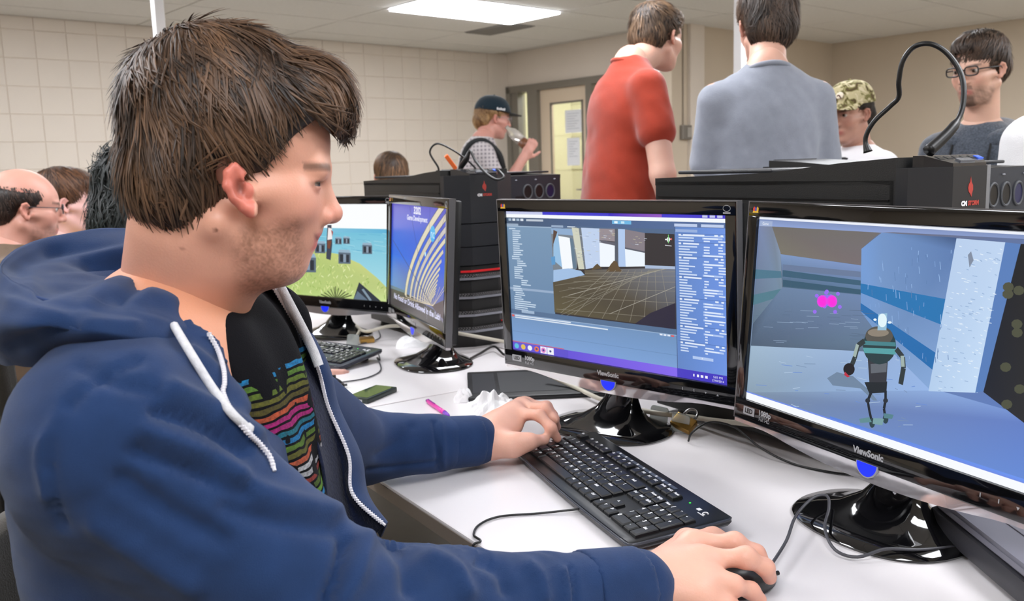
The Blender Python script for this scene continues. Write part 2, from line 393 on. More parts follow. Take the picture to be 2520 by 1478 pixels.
for n, (i, j) in enumerate(lamps):
    a0, b0 = A0+ga*i, B0+gb*j; z = CEIL
    t = thing('ceiling_light', 'rectangular glowing ceiling light above the block wall corner' if n == 0 else 'rectangular glowing ceiling light outside the picture', 'ceiling light', rm(a0+ga/2, b0+gb/2, z-.02), group='recessed ceiling lights')
    base = rm(a0+ga/2, b0+gb/2, z-.02)
    def part(nm, bs, m):
        mb = MB()
        for b in bs: mb.add(*rb(*b))
        V = [np.array(v)-base for v in mb.v]; return obj(nm, V, mb.f, m, t)
    part('frame', [(a0, a0+ga, b0, b0+.02, z-.006, z+.012), (a0, a0+ga, b0+gb-.02, b0+gb, z-.006, z+.012), (a0, a0+.02, b0+.02, b0+gb-.02, z-.006, z+.012), (a0+ga-.02, a0+ga, b0+.02, b0+gb-.02, z-.006, z+.012)], M_white)
    part('diffuser', [(a0+.02, a0+ga-.02, b0+.02, b0+gb-.02, z-.02, z-.002)], M_lamp)
# unseen lamp added to brighten the corridor behind the glass
t = thing('corridor_fill_light', 'added unseen fill light brightening the corridor behind the door glass', 'ceiling light', rm(.9, .8, 2.455))
obj('diffuser', [AX*x+BX*y+np.array([0, 0, z]) for z in (-.02, 0) for (x, y) in ((-.3, -.6), (.3, -.6), (.3, .6), (-.3, .6))], [(0, 1, 2, 3), (7, 6, 5, 4), (0, 4, 5, 1), (1, 5, 6, 2), (2, 6, 7, 3), (3, 7, 4, 0)], M_lamp, t)
# air vent beside the lamp
t = thing('air_vent', 'grey louvred ceiling vent beside the lit ceiling light', 'vent', rm(-1.4, 1.34, CEIL))
vb = rm(-1.4, 1.34, CEIL)
mbv = MB(); mbv.add(*rb(-1.43, -.18, 1.03, 1.66, CEIL, CEIL+.012)); obj('panel', [np.array(v)-vb for v in mbv.v], mbv.f, M_ceil, t)
mbv = MB(); mbv.add(*rb(-1.43, -1.12, 1.05, 1.64, CEIL-.004, CEIL)); obj('backing', [np.array(v)-vb for v in mbv.v], mbv.f, mat('vent_grey', (120, 118, 114), .6), t)
for k in range(9):
    mbv = MB(); mbv.add(*rb(-1.42+.033*k, -1.405+.033*k, 1.06, 1.63, CEIL-.012, CEIL-.004)); obj('louvre', [np.array(v)-vb for v in mbv.v], mbv.f, mat('vent_blade', (150, 148, 144), .5), t)
# white power poles from floor to ceiling
def pole(x, y, d, wd_, lab):
    p = Wd(x, y, d); t = thing('power_pole', lab, 'pole', (p[0], p[1], 0), ROOM_RZ, 'white power poles')
    hw = wd_/2
    MB().box((-hw, -hw, .02), (hw, hw, CEIL-.02), .006).build('shaft', M_white, t)
    MB().box((-hw-.02, -hw-.02, 0), (hw+.02, hw+.02, .02)).build('base_plate', M_white, t)
    MB().box((-hw-.02, -hw-.02, CEIL-.02), (hw+.02, hw+.02, CEIL+.008)).build('collar', M_white, t)
    return t
pole(391, 60, 5.0, .056, 'white power pole rising behind the seated man\'s hair')
pole(1608, 300, 5.2, .055, 'white power pole behind the man in the red T-shirt')
pole(1822, 60, 4.6, .05, 'white power pole behind the man in the grey T-shirt')
# wall box with conduit
p = rm(-.06, 2.41, 1.45)
t = thing('wall_box', 'grey electrical box on the beige wall with a thin conduit above', 'switch box', p, ROOM_RZ)
MB().box((-.05, -.045, 0), (.07, 0.0, .125), .004).build('housing', mat('box_grey', (122, 116, 108), .5), t)
MB().box((0.0, -.052, .02), (.06, -.045, .105), .002).build('cover', mat('cover_grey', (165, 160, 152), .4), t)
MB().tube([(-.01, -.008, .12), (-.01, -.008, CEIL-1.45)], .006, 6).build('conduit', mat('conduit_beige', (150, 138, 122), .5), t)
# ------------------------------------------------------------------ desk rows: U runs along the row towards the camera, V across it
U_ = np.array([.543, -.84, 0]); U_ /= np.linalg.norm(U_); V_ = np.array([-U_[1], U_[0], 0]); ROW_RZ = math.atan2(V_[1], V_[0])   # local X = V, local Y = -U
def row(s, t, z=0.0): return U_*s+V_*t+np.array([0, 0, z])
M_top = mat('white_laminate', (232, 228, 230), .28, noise=.05, nscale=3)
M_edge = mat('taupe_edge', (120, 108, 98), .5)
M_leg = mat('dark_steel_leg', (45, 45, 48), .4, .6)
M_blk = mat('black_plastic', (22, 23, 25), .38, bump=.1, bscale=400)
M_gloss = mat('piano_black', (10, 10, 12), .06, spec=.6, coat=.5)
def table(s0, s1, t0, t1, lab):
    c = row((s0+s1)/2, (t0+t1)/2); r = thing('desk', lab, 'desk', (c[0], c[1], 0), ROW_RZ, 'white desks pushed together in rows')
    L, Dp = (s1-s0)/2-.002, (t1-t0)/2-.002
    MB().box((-Dp, -L, DESK-.028), (Dp, L, DESK), .003).build('desktop', M_top, r)
    MB().box((-Dp-.0015, -L-.0015, DESK-.026), (Dp+.0015, L+.0015, DESK-.005)).build('edge_band', M_edge, r)
    for x in (-1, 1):
        for y in (-1, 1):
            MB().box((x*(Dp-.08)-.025, y*(L-.1)-.025, 0), (x*(Dp-.08)+.025, y*(L-.1)+.025, DESK-.03), .004).build('leg', M_leg, r)
    MB().box((Dp-.1, -L+.12, DESK-.35), (Dp-.085, L-.12, DESK-.05)).build('modesty_panel', M_leg, r)
    return r
table(-1.81, -.28, .595, 1.36, 'white desk in front holding the two monitors and black keyboard')
table(-3.34, -1.812, .595, 1.36, 'white desk beyond the seam, holding the phone and two far monitors')
table(-4.87, -3.342, .595, 1.36, 'white desk at the far end, hidden behind the monitors')
table(-1.81, -.28, 1.364, 2.08, 'white desk on the other side, behind the right-hand tower')
table(-3.34, -1.812, 1.364, 2.0, 'white desk on the other side, under the tower seen from behind')
# ------------------------------------------------------------------ flat drawings for screens
class Draw:
    def __init__(s, W, H, m=None): s.W, s.H = W, H; s.v = []; s.f = []; s.c = []; s.lay = 0; s.mon = m
    def uv(s, p):
        if s.mon is None: return p
        m, u, v, n = s.mon; r = ray(*p); k = ((m-CAM)@n)/(r@n); Q = CAM+r*k-m
        return (Q@u, Q@v)
    def poly(s, P, col, raw=False, up=True):
        P = [p if raw else s.uv(p) for p in P]; hw, hh = s.W/2-.0004, s.H/2-.0004
        Q = [(x, y) for x, y in P]; C = [lin(col)]*len(Q) if np.ndim(col) == 1 else [lin(c) for c in col]
        # clip to the panel
        for ax, sg, lim in ((0, 1, hw), (0, -1, hw), (1, 1, hh), (1, -1, hh)):
            R, D = [], []
            for i in range(len(Q)):
                a, b, ca, cb = Q[i-1], Q[i], C[i-1], C[i]; ia, ib = a[ax]*sg <= lim, b[ax]*sg <= lim
                if ia != ib:
                    t = (lim*sg-a[ax])/(b[ax]-a[ax]); R.append((a[0]+(b[0]-a[0])*t, a[1]+(b[1]-a[1])*t)); D.append(ca+(cb-ca)*t)
                if ib: R.append(b); D.append(cb)
            Q, C = R, D
            if len(Q) < 3: return
        n = len(s.v); s.lay += 1; z = -.00002-s.lay*.0000012
        s.v += [(x, z, y) for x, y in Q]; s.c += [np.array(c) for c in C]
        ar = sum(Q[i-1][0]*Q[i][1]-Q[i][0]*Q[i-1][1] for i in range(len(Q))); f = tuple(range(n, n+len(Q)))
        s.f.append(f if ar > 0 else f[::-1])
    def full(s, c): hw, hh = s.W/2, s.H/2; s.poly([(-hw, -hh), (hw, -hh), (hw, hh), (-hw, hh)], c, raw=True)
    def line(s, a, b, w, col, raw=False):
        a, b = (a, b) if raw else (s.uv(a), s.uv(b)); a, b = np.array(a), np.array(b); t = b-a; L = np.hypot(*t)+1e-9; n = np.array([-t[1], t[0]])/L*w/2
        s.poly([tuple(a-n), tuple(b-n), tuple(b+n), tuple(a+n)], col, raw=True)
    def pline(s, P, w, col):
        for i in range(len(P)-1): s.line(P[i], P[i+1], w, col)
    def ell(s, c, rx, ry, col, n=20, raw=False):
        P = [(c[0]+rx*math.cos(2*math.pi*k/n), c[1]+ry*math.sin(2*math.pi*k/n)) for k in range(n)]; s.poly(P, col, raw)
    def text(s, st, c, size, col, raw=False, sx=1.0, align='CENTER', bold=0.0):
        c = c if raw else s.uv(c); V, F = text_mesh(st, size, align, bold); n = len(s.v); s.lay += 1; z = -.00002-s.lay*.0000012
        s.v += [(c[0]+v[0]*sx, z, c[1]+v[1]) for v in V]; s.c += [lin(col)]*len(V); s.f += [tuple(i+n for i in f) for f in F]
# ------------------------------------------------------------------ monitors
SW, SH = .521, .293
M_scr = mat('lit_screen', (0, 0, 0), .25, spec=.25, vcol=True, emit='vcol', estr=1.0)
_b = M_scr.node_tree; _l = [k for k in _b.links if k.to_socket.name == 'Base Color']
for k in _l: _b.links.remove(k)
M_scr.node_tree.nodes['Principled BSDF'].inputs['Base Color'].default_value = (.01, .01, .012, 1)
M_acr = mat('clear_acrylic_edge', (205, 200, 205), .06, trans=.75, spec=.6)
M_silver = mat('silver_print', (176, 178, 182), .35, .3)
M_bluelogo = mat('blue_indicator', (20, 40, 200), .3, emit=(20, 40, 215), estr=.9)
M_whiteprint = mat('white_print', (235, 235, 238), .5)
M_inert = mat('dark_panel', (12, 12, 14), .3)
def monframe(x, y, z, yaw, t):
    u = np.array([math.cos(yaw), math.sin(yaw), 0]); n = np.array([math.sin(yaw), -math.cos(yaw), 0]); v = np.array([0, 0, 1.0])*math.cos(t)-n*math.sin(t)
    nn = np.cross(u, v)                      # towards the viewer
    return np.array([x, y, z]), u, v, nn
def monitor(pose, label, draw=None, logos=True, back=False):
    x, y, z, yaw, t = pose; bk = np.array([-math.sin(yaw), math.cos(yaw), 0]); base = np.array([x, y, 0])+bk*.055
    r = thing('monitor', label, 'monitor', (base[0], base[1], DESK), yaw, 'widescreen monitors on the desks')
    loc = (0, -.055, z-DESK)
    def put(o): o.location = loc; o.rotation_euler = (-t, 0, 0); return o
    hw, hh = SW/2, SH/2; sd, tp, bt = .021, .023, .034
    f = MB(); a, b = -.005, .014
    f.box((-hw-sd, a, hh), (hw+sd, b, hh+tp), .002); f.box((-hw-sd, a, -hh-bt), (hw+sd, b, -hh), .002)
    f.box((-hw-sd, a, -hh-.001), (-hw, b, hh+.001), .002); f.box((hw, a, -hh-.001), (hw+sd, b, hh+.001), .002)
    bez = put(f.build('bezel', M_gloss, r, auto=40))
    s = MB(); s.box((-hw-sd+.003, .013, -hh-bt+.004), (hw+sd-.003, .03, hh+tp-.003), .006); s.box((-hw*.7, .028, -hh*.8), (hw*.7, .052, hh*.7), .012)
    put(s.build('back_shell', M_blk, r, auto=40))
    # clear lip curving below the bezel
    n = 24; P = [(-hw-sd, -hh-bt), ]
    top = [(-hw-sd+(2*hw+2*sd)*k/n, -hh-bt+.002) for k in range(n+1)]
    bot = [(xx, -hh-bt-.006-.016*max(0, 1-(xx/.20)**2)**1.0) for xx, _ in top][::-1]
    put(MB().prism(top+bot, -.003, .009, 'y').build('acrylic_lip', M_acr, r))
    # side rims
    k = MB(); k.box((-hw-sd-.002, -.004, -hh-bt), (-hw-sd, .012, hh+tp)); k.box((hw+sd, -.004, -hh-bt), (hw+sd+.002, .012, hh+tp)); k.box((-hw-sd-.002, -.004, hh+tp), (hw+sd+.002, .012, hh+tp+.0015))
    put(k.build('rim', mat('grey_rim', (120, 120, 124), .2, .5), r))
    if draw is not None:
        me = bpy.data.meshes.new('screen'); me.from_pydata(draw.v, [], draw.f); me.update(); me.materials.append(M_scr)
        o = obj_me('screen', me, None, r, cols=np.array(draw.c)); put(o)
    else:
        put(MB().box((-hw, -.001, -hh), (hw, .004, hh)).build('screen', M_inert, r))
    put(MB().box((-hw, 0.0003, -hh), (hw, .006, hh)).build('panel', M_inert, r))
    if logos:
        yo = -.0056
        text_obj('ViewSonic', .0125, M_silver, bez, 'brand_lettering', (0, yo, -hh-.0165), bold=.0006)
        f2 = MB(); f2.box((-hw+.002, yo, -hh-.023), (-hw+.028, yo+.0004, -hh-.010)); f2.build('led_badge', M_silver, bez)
        text_obj('LED', .0105, M_inert, bez, 'badge_lettering', (-hw+.015, yo-.0004, -hh-.0165), bold=.0003)
        text_obj('1080p', .0115, M_silver, bez, 'badge_lettering', (-hw+.052, yo, -hh-.0135), bold=.0005)
        text_obj('Full HD', .008, M_silver, bez, 'badge_lettering', (-hw+.052, yo, -hh-.0235))
        # half-round indicator
        P = [(.017*math.cos(q), -.018*math.sin(q)) for q in np.linspace(0, math.pi, 15)]
        ring = [(.019*math.cos(q), -.020*math.sin(q)) for q in np.linspace(0, math.pi, 15)]
        put(MB().prism([(p, -hh-bt+.004+q) for p, q in ring], -.0062, -.0035, 'y').build('indicator_ring', M_silver, r))
        put(MB().prism([(p, -hh-bt+.004+q) for p, q in P], -.0068, -.0061, 'y').build('indicator_light', M_bluelogo, r))
        # three tiny birds in the upper left corner
        for i, (dx, c) in enumerate(((-.004, (214, 60, 40)), (0, (60, 70, 170)), (.004, (222, 170, 40)))):
            m_ = mat('bird_%d' % i, c, .5)
            MB().prism([(-hw-.003+dx-.002, hh+.008), (-hw-.003+dx+.002, hh+.008), (-hw-.003+dx+.0025, hh+.013), (-hw-.003+dx, hh+.016), (-hw-.003+dx-.0025, hh+.013)], yo, yo+.0004, 'y').build('bird_emblem', m_, bez)
        MB().prism([(-hw-.01, hh+.006), (-hw+.004, hh+.006), (-hw+.003, hh+.009), (-hw-.009, hh+.009)], yo-.0002, yo+.0002, 'y').build('bird_emblem', mat('bird_y', (225, 180, 50), .5), bez)
        # energy mark upper right, power buttons lower right
        q = np.linspace(0, 2*math.pi, 17)[:-1]
        MB().tube([(hw+.004+.007*math.cos(a_), yo, hh+.012+.005*math.sin(a_)) for a_ in q], .0005, 4, closed=True).build('energy_mark', M_silver, bez)
        MB().box((hw-.003, yo, hh+.003), (hw+.011, yo+.0004, hh+.0055)).build('energy_mark', M_silver, bez)
        for i, xx in enumerate((hw-.09, hw-.066, hw-.042, hw-.018)):
            if i < 2: P = [(xx-.0006, -hh-.020), (xx+.0006, -hh-.020), (xx+.0006, -hh-.015), (xx-.0006, -hh-.015)]
            else: P = [(xx-.002, -hh-.02), (xx+.002, -hh-.02), (xx, -hh-.0165)] if i == 3 else [(xx-.002, -hh-.0165), (xx, -hh-.02), (xx+.002, -hh-.0165)]
            MB().prism(P, yo, yo+.0004, 'y').build('button_mark', M_silver, bez)
    # trumpet foot
    nk = 40; V = []; F = []
    rings = [(.128, .100, 0, 0), (.130, .102, .004, 0), (.126, .098, .009, 0), (.100, .078, .014, .004), (.070, .055, .024, .010), (.048, .036, .040, .018), (.036, .024, .062, .022), (.032, .017, .090, .024), (.032, .014, z-DESK-hh-.005, .026)]
    ztop = rings[-1][2]
    for (rx, ry, zz, sh) in rings:
        dxs = -.034+.020*min(1, zz/.09)
        for k_ in range(nk):
            a_ = 2*math.pi*k_/nk; c_, s_ = math.cos(a_), math.sin(a_); e_ = .85
            V.append((dxs+rx*abs(c_)**e_*np.sign(c_), sh-.01+ry*abs(s_)**e_*np.sign(s_), zz))
    for i in range(len(rings)-1):
        for k_ in range(nk): F.append((i*nk+k_, i*nk+(k_+1) % nk, (i+1)*nk+(k_+1) % nk, (i+1)*nk+k_))
    F.append(tuple(range(nk-1, -1, -1))); F.append(tuple((len(rings)-1)*nk+k_ for k_ in range(nk)))
    obj('stand', V, F, M_gloss, r, auto=50)
    return r
POSE_C = (.1803, 1.6723, 1.0172, -.7864, -.0308); POSE_R = (.4913, 1.1646, 1.0184, -1.1454, .0781)
POSE_2 = (-.25, 2.337, 1.015, -1.192, .069); POSE_1 = (-.583, 2.811, 1.01, -.607, .079)
# ---- centre screen: an editor window
D = Draw(SW, SH, monframe(*POSE_C)); hw, hh = SW/2, SH/2
def fr(u0, v0, u1, v1, c, c2=None):
    P = [(-hw+u0*SW, hh-v0*SH), (-hw+u1*SW, hh-v0*SH), (-hw+u1*SW, hh-v1*SH), (-hw+u0*SW, hh-v1*SH)]
    D.poly(P, c if c2 is None else [c, c, c2, c2], raw=True)
def frh(u0, v0, u1, v1, c, c2):
    P = [(-hw+u0*SW, hh-v0*SH), (-hw+u1*SW, hh-v0*SH), (-hw+u1*SW, hh-v1*SH), (-hw+u0*SW, hh-v1*SH)]; D.poly(P, [c, c2, c2, c], raw=True)
def uof(x, y): return D.uv((x, y))[0]/SW+.5
u1, u2 = uof(1361, 650), uof(1661.5, 650)
D.full((110, 138, 178))
frh(0, .075, 1, .95, (112, 140, 168), (116, 148, 212))
frh(0, 0, 1, .02, (60, 60, 205), (70, 60, 200)); fr(0, .002, u1*.82, .02, (196, 202, 232)); frh(.52, .002, .75, .02, (50, 40, 190), (150, 90, 190))
fr(0, .02, 1, .043, (244, 248, 252)); frh(0, .043, 1, .1, (66, 86, 112), (84, 110, 160))
for i in range(4): fr(.012+i*.022, .05, .028+i*.022, .066, (215, 225, 235) if i % 2 else (165, 185, 205))
fr(.11, .052, .20, .066, (190, 200, 212)); fr(.535, .045, .62, .068, (110, 180, 225)); fr(.545, .05, .56, .064, (235, 245, 250)); fr(.575, .05, .59, .064, (200, 230, 245))
fr(.80, .055, .89, .072, (190, 205, 235)); fr(.905, .055, .99, .072, (190, 205, 235))
for i in range(3): fr(.91+i*.028, .003, .93+i*.028, .016, (200, 205, 240))
# hierarchy
fr(0, .1, u1, .70, (120, 150, 180), (104, 134, 168)); fr(0, .086, .065, .102, (150, 170, 192)); fr(0, .102, u1, .108, (160, 182, 205))
rnd = random.Random(3); v = .118; rows = [0]+[1]*12+[.5, .5]+[2]*3+[1]*6+[3]*3+[.4]*3+[1]*2+[.6]*7
for i, ind in enumerate(rows):
    if i == 28: fr(0, v-.002, u1, v+.014, (150, 172, 200))
    fr(.012+.018*ind, v, .012+.018*ind+rnd.uniform(.03, .055)*(2.2 if i > 33 else 1), v+.008, (196, 214, 232)); v += .0152
# scene view
fr(u1, .09, u2, .118, (80, 104, 138)); fr(u1, .088, u1+.06, .103, (150, 170, 196)); fr(u1+.01, .108, u1+.05, .114, (210, 222, 235)); fr(u1+.08, .092, u1+.12, .099, (205, 218, 232))
for i in range(6): fr(u1+.09+i*.03, .108, u1+.1+i*.03, .114, (205, 218, 232))
fr(u1, .118, u2, .735, (52, 48, 50))
SV = lambda P, c: D.poly(P, c)
SV([(1356, 566), (1420, 558), (1420, 660), (1364, 700)], (120, 130, 140)); SV([(1356, 561), (1420, 563), (1421, 580), (1357, 575)], (140, 170, 205))
SV([(1362, 565), (1372, 570), (1360, 610)], (90, 70, 60)); SV([(1372, 570), (1386, 660), (1362, 640), (1362, 600)], (150, 190, 225))
SV([(1374, 580), (1402, 585), (1410, 660), (1384, 662)], (244, 248, 252)); SV([(1402, 584), (1410, 588), (1419, 660), (1410, 661)], (98, 122, 142))
SV([(1407, 560), (1424, 561), (1440, 662), (1424, 662)], (206, 208, 190)); SV([(1424, 561), (1430, 561), (1443, 662), (1438, 662)], (112, 120, 130))
SV([(1430, 560), (1475, 562), (1478, 655), (1442, 662)], (190, 208, 236)); SV([(1475, 562), (1513, 563), (1513, 594), (1475, 590)], (150, 140, 146)); SV([(1475, 590), (1513, 596), (1513, 604), (1475, 598)], (96, 96, 108))
SV([(1475, 596), (1513, 604), (1513, 656), (1477, 656)], (240, 246, 254)); SV([(1513, 563), (1521, 563), (1522, 656), (1513, 656)], (84, 90, 102))
SV([(1521, 563), (1538, 564), (1540, 656), (1522, 656)], (176, 200, 236)); SV([(1538, 564), (1587, 573), (1587, 618), (1538, 608)], (132, 124, 132)); SV([(1538, 608), (1587, 618), (1587, 622), (1538, 614)], (90, 92, 104))
SV([(1538, 612), (1587, 622), (1587, 655), (1540, 656)], (236, 244, 252))
for i in range(60):
    xx, yy = rnd.choice([(rnd.uniform(1432, 1474), rnd.uniform(566, 650)), (rnd.uniform(1410, 1436), rnd.uniform(566, 655)), (rnd.uniform(1478, 1512), rnd.uniform(566, 590)), (rnd.uniform(1540, 1586), rnd.uniform(575, 612))])
    D.line((xx, yy), (xx+rnd.uniform(3, 9), yy+rnd.uniform(.2, 1.2)), .0006, rnd.choice([(225, 234, 248), (120, 130, 150), (200, 196, 160)]))
SV([(1362, 700), (1362, 664), (1400, 660), (1430, 666), (1439, 676), (1420, 686)], (160, 190, 226)); SV([(1356, 632), (1366, 630), (1367, 650), (1358, 652)], (90, 150, 200))
G = (86, 78, 62)
SV([(1361, 694), (1440, 676), (1438, 664), (1662, 658), (1662, 808), (1365, 768)], [(84, 76, 58), (92, 84, 68), (96, 88, 72), (118, 124, 138), (70, 64, 56), (96, 88, 62)])
SV([(1455, 664), (1462, 655), (1470, 648), (1476, 654), (1482, 660)], (92, 76, 52)); SV([(1492, 668), (1503, 650), (1511, 641), (1518, 643), (1524, 657), (1531, 668)], (96, 78, 54))
for i in range(9):  D.line((1380+i*34, 770+i*4.4), (1500+i*16, 664), .0007, (150, 145, 130))
for i in range(7):  D.line((1640-i*6, 662), (1366+i*12-i*i*2, 702+i*15), .0006, (140, 136, 122))
for i, (ya, yb) in enumerate(((672, 668), (680, 679), (692, 694), (708, 716), (730, 745), (760, 784))): D.line((1440-i*14, ya), (1662, yb), .0006, (146, 141, 126))
D.line((1500, 772), (1662, 705), .0008, (172, 168, 156)); D.line((1640, 660), (1400, 726), .0008, (172, 168, 156))
SV([(1560, 798), (1600, 770), (1662, 745), (1662, 810)], (44, 40, 58)); SV([(1587, 652), (1662, 655), (1662, 662), (1588, 660)], (168, 186, 214))
D.ell((1645, 589), 4, 6, (240, 240, 242)); D.line((1637, 589), (1653, 588), .0022, (235, 235, 240)); D.line((1645, 577), (1645, 598), .0016, (120, 210, 120)); D.line((1637, 603), (1653, 605), .0012, (225, 225, 230)); D.ell((1652, 588), 2, 2.5, (220, 90, 80))
# inspector
u2_ = u2+.004
frh(u2_, .075, 1, .94, (98, 134, 196), (110, 148, 226)); fr(u2_, .088, u2+.09, .104, (150, 175, 220)); fr(u2_+.02, .122, 1-.01, .128, (190, 208, 240))
v = .115
for blk_i, n in enumerate((2, 4, 6, 7, 9, 5, 3)):
    fr(u2_+.004, v-.004, 1, v-.002, (70, 100, 160)); fr(u2_+.012, v, u2_+.022, v+.011, (225, 232, 245)); fr(u2_+.03, v+.001, u2_+.03+rnd.uniform(.05, .09), v+.010, (228, 236, 250)); fr(.955, v, .968, v+.01, (225, 235, 250)); fr(.978, v, .988, v+.01, (225, 235, 250)); v += .0185
    for q in range(n):
        fr(u2_+.012, v, u2_+.012+rnd.uniform(.03, .075), v+.008, (205, 220, 245))
        k = rnd.random()
        if k < .4: fr(u2_+.105, v-.001, .985, v+.010, (176, 198, 240)); fr(u2_+.11, v+.001, u2_+.11+rnd.uniform(.03, .08), v+.008, (226, 236, 252))
        elif k < .7:
            for w_ in range(3): fr(u2_+.11+w_*.055, v, u2_+.11+w_*.055+rnd.uniform(.012, .04), v+.008, (215, 228, 250))
        else: fr(u2_+.11, v, u2_+.12, v+.008, (215, 228, 250))
        v += .0165
fr(u2_+.06, v+.012, .945, v+.03, (178, 200, 240)); fr(u2_+.1, v+.016, .9, v+.025, (222, 232, 250))
# console
fr(0, .70, u2, .735, (86, 112, 146)); fr(.06, .70, .13, .72, (160, 182, 208)); fr(0, .735, u2, .944, (112, 146, 188), (122, 160, 212))
fr(0, .735, u2, .74, (150, 176, 208)); fr(.004, .742, .018, .756, (214, 92, 84)); fr(.022, .742, .32, .75, (220, 230, 242)); fr(.022, .755, .50, .763, (220, 230, 242)); fr(0, .862, u2, .864, (96, 130, 172))
for i in range(4): fr(u2-.07+i*.016, .74, u2-.058+i*.016, .75, (225, 232, 245) if i < 3 else (220, 90, 90))
fr(u2, .075, u2+.003, .944, (74, 98, 140)); fr(0, .936, .28, .941, (206, 80, 92))
frh(0, .942, 1, 1, (100, 84, 208), (64, 54, 190)); frh(.3, .942, .8, 1, (100, 80, 214), (132, 104, 236))
for i, c in enumerate(((90, 190, 220), (225, 190, 80), (235, 238, 245), (235, 120, 50), (225, 130, 200), (235, 240, 245))):
    if i in (4, 5): fr(.006+.037*i, .946, .04+.037*i, .994, (240, 238, 248))
    D.ell((-hw+(.022+.037*i)*SW, hh-.971*SH), .0065, .0055, c, raw=True)
    if i > 2: D.ell((-hw+(.022+.037*i)*SW, hh-.971*SH), .003, .0025, (70, 70, 140), raw=True)
for i, (a_, b_) in enumerate(((.865, .87), (.88, .888), (.895, .905), (.912, .922))): fr(a_, .962, b_, .978, (240, 240, 252))
D.text('5:01 PM', (-hw+.962*SW, hh-.962*SH), .0058, (240, 240, 252), raw=True); D.text('27/03/2014', (-hw+.962*SW, hh-.983*SH), .0052, (240, 240, 252), raw=True)
monitor(POSE_C, 'monitor showing the grey-blue editor window, behind the black keyboard', D)
# ---- right screen: a grey corridor with a small robot
D = Draw(SW, SH, monframe(*POSE_R)); SV = D.poly
D.full((120, 140, 190)); fr(0, .0, 1, .012, (236, 240, 250)); fr(0, .012, 1, .075, (128, 146, 190), (150, 172, 226)); fr(.005, .02, .06, .05, (160, 176, 210)); D.text('Game', (-hw+.03*SW, hh-.035*SH), .006, (240, 244, 250), raw=True, align='CENTER'); D.text('Free Aspect', (-hw+.035*SW, hh-.058*SH), .005, (235, 240, 248), raw=True)
SV([(1868, 556), (1900, 557), (1945, 580), (2170, 572), (2200, 571), (2800, 602), (2800, 1390), (1838, 960)], [(104, 126, 166), (100, 116, 140), (100, 104, 112), (110, 110, 122), (110, 116, 140), (90, 116, 170), (80, 120, 210), (120, 140, 160)])
SV([(1868, 556), (1900, 557), (1920, 600), (1926, 750), (1852, 795)], [(120, 134, 170), (120, 130, 150), (132, 150, 176), (112, 138, 158), (96, 116, 134)])
SV([(1900, 557), (2165, 572), (2120, 612), (2120, 652), (1922, 625)], [(110, 106, 100), (112, 108, 106), (114, 108, 110), (118, 108, 110), (120, 116, 104)])
SV([(1921, 625), (2120, 653), (2120, 725), (1926, 706)], [(124, 150, 192), (124, 148, 196), (82, 116, 148), (66, 96, 116)])
SV([(1926, 650), (2118, 668), (2118, 682), (1926, 664)], (104, 122, 154)); SV([(1926, 664), (2118, 690), (2118, 702), (1926, 680)], (58, 94, 118)); SV([(1927, 688), (2118, 712), (2118, 724), (1927, 704)], (54, 88, 110))
SV([(1855, 662), (1922, 667), (1924, 683), (1853, 686)], (76, 118, 140)); SV([(1850, 726), (1924, 710), (1925, 728), (1848, 752)], (82, 124, 140))
SV([(1926, 706), (2120, 726), (2118, 770), (2180, 840), (2170, 880), (1848, 850), (1853, 796)], [(106, 130, 162), (108, 132, 172), (104, 126, 160), (100, 124, 150), (90, 110, 134), (78, 94, 114), (76, 92, 112)])
SV([(1848, 850), (2240, 870), (2310, 965), (1838, 965)], [(160, 184, 206), (150, 178, 222), (150, 182, 232), (136, 158, 176)])
SV([(1838, 965), (2310, 960), (2800, 1100), (2800, 1390), (1838, 1000)], [(124, 144, 164), (140, 170, 220), (70, 100, 190), (96, 146, 236), (112, 132, 160)])
SV([(2120, 612), (2170, 572), (2360, 585), (2350, 620), (2290, 960), (2180, 850), (2118, 765)], [(116, 156, 214), (112, 146, 196), (60, 84, 126), (92, 124, 176), (134, 168, 216), (116, 150, 196), (112, 152, 206)])
SV([(2118, 697), (2330, 736), (2320, 800), (2118, 720)], (36, 116, 178)); SV([(2118, 745), (2306, 870), (2298, 912), (2118, 765)], (36, 108, 174))
SV([(2354, 586), (2474, 596), (2406, 966), (2285, 962)], [(184, 206, 236), (190, 212, 240), (196, 220, 246), (180, 206, 236)]); SV([(2474, 596), (2512, 600), (2420, 962), (2400, 966)], (88, 126, 186))
SV([(2512, 600), (2790, 600), (2790, 1180), (2520, 1040), (2420, 964)], [(26, 28, 30), (22, 22, 24), (40, 40, 40), (44, 44, 44), (30, 34, 44)])
SV([(2382, 627), (2390, 618), (2396, 640), (2386, 658)], (128, 140, 160))
for i in range(70):
    xx, yy = rnd.uniform(2135, 2345), rnd.uniform(592, 880); D.line((xx, yy), (xx+rnd.uniform(-1, 2), yy+rnd.uniform(5, 22)), .0008, rnd.choice([(150, 184, 228), (90, 124, 172), (128, 162, 212)]))
for i in range(140):
    yy = rnd.uniform(596, 960); fx = 2474-(yy-596)*.187; xx = rnd.uniform(fx-115, fx-6); D.line((xx, yy), (xx+rnd.uniform(4, 12), yy+2), .0009, rnd.choice([(226, 238, 250), (150, 178, 214), (212, 228, 246)]))
for i in range(40):
    xx, yy = rnd.uniform(1860, 2130), rnd.uniform(760, 850); D.line((xx, yy), (xx+rnd.uniform(10, 40), yy+rnd.uniform(0, 2)), .0006, rnd.choice([(140, 162, 190), (88, 108, 134)]))
for i in range(50):
    xx, yy = rnd.uniform(1850, 2260), rnd.uniform(875, 1060); D.line((xx, yy), (xx+rnd.uniform(6, 30), yy+rnd.uniform(-3, 6)), .0008, rnd.choice([(176, 198, 222), (120, 144, 176), (104, 140, 210)]))
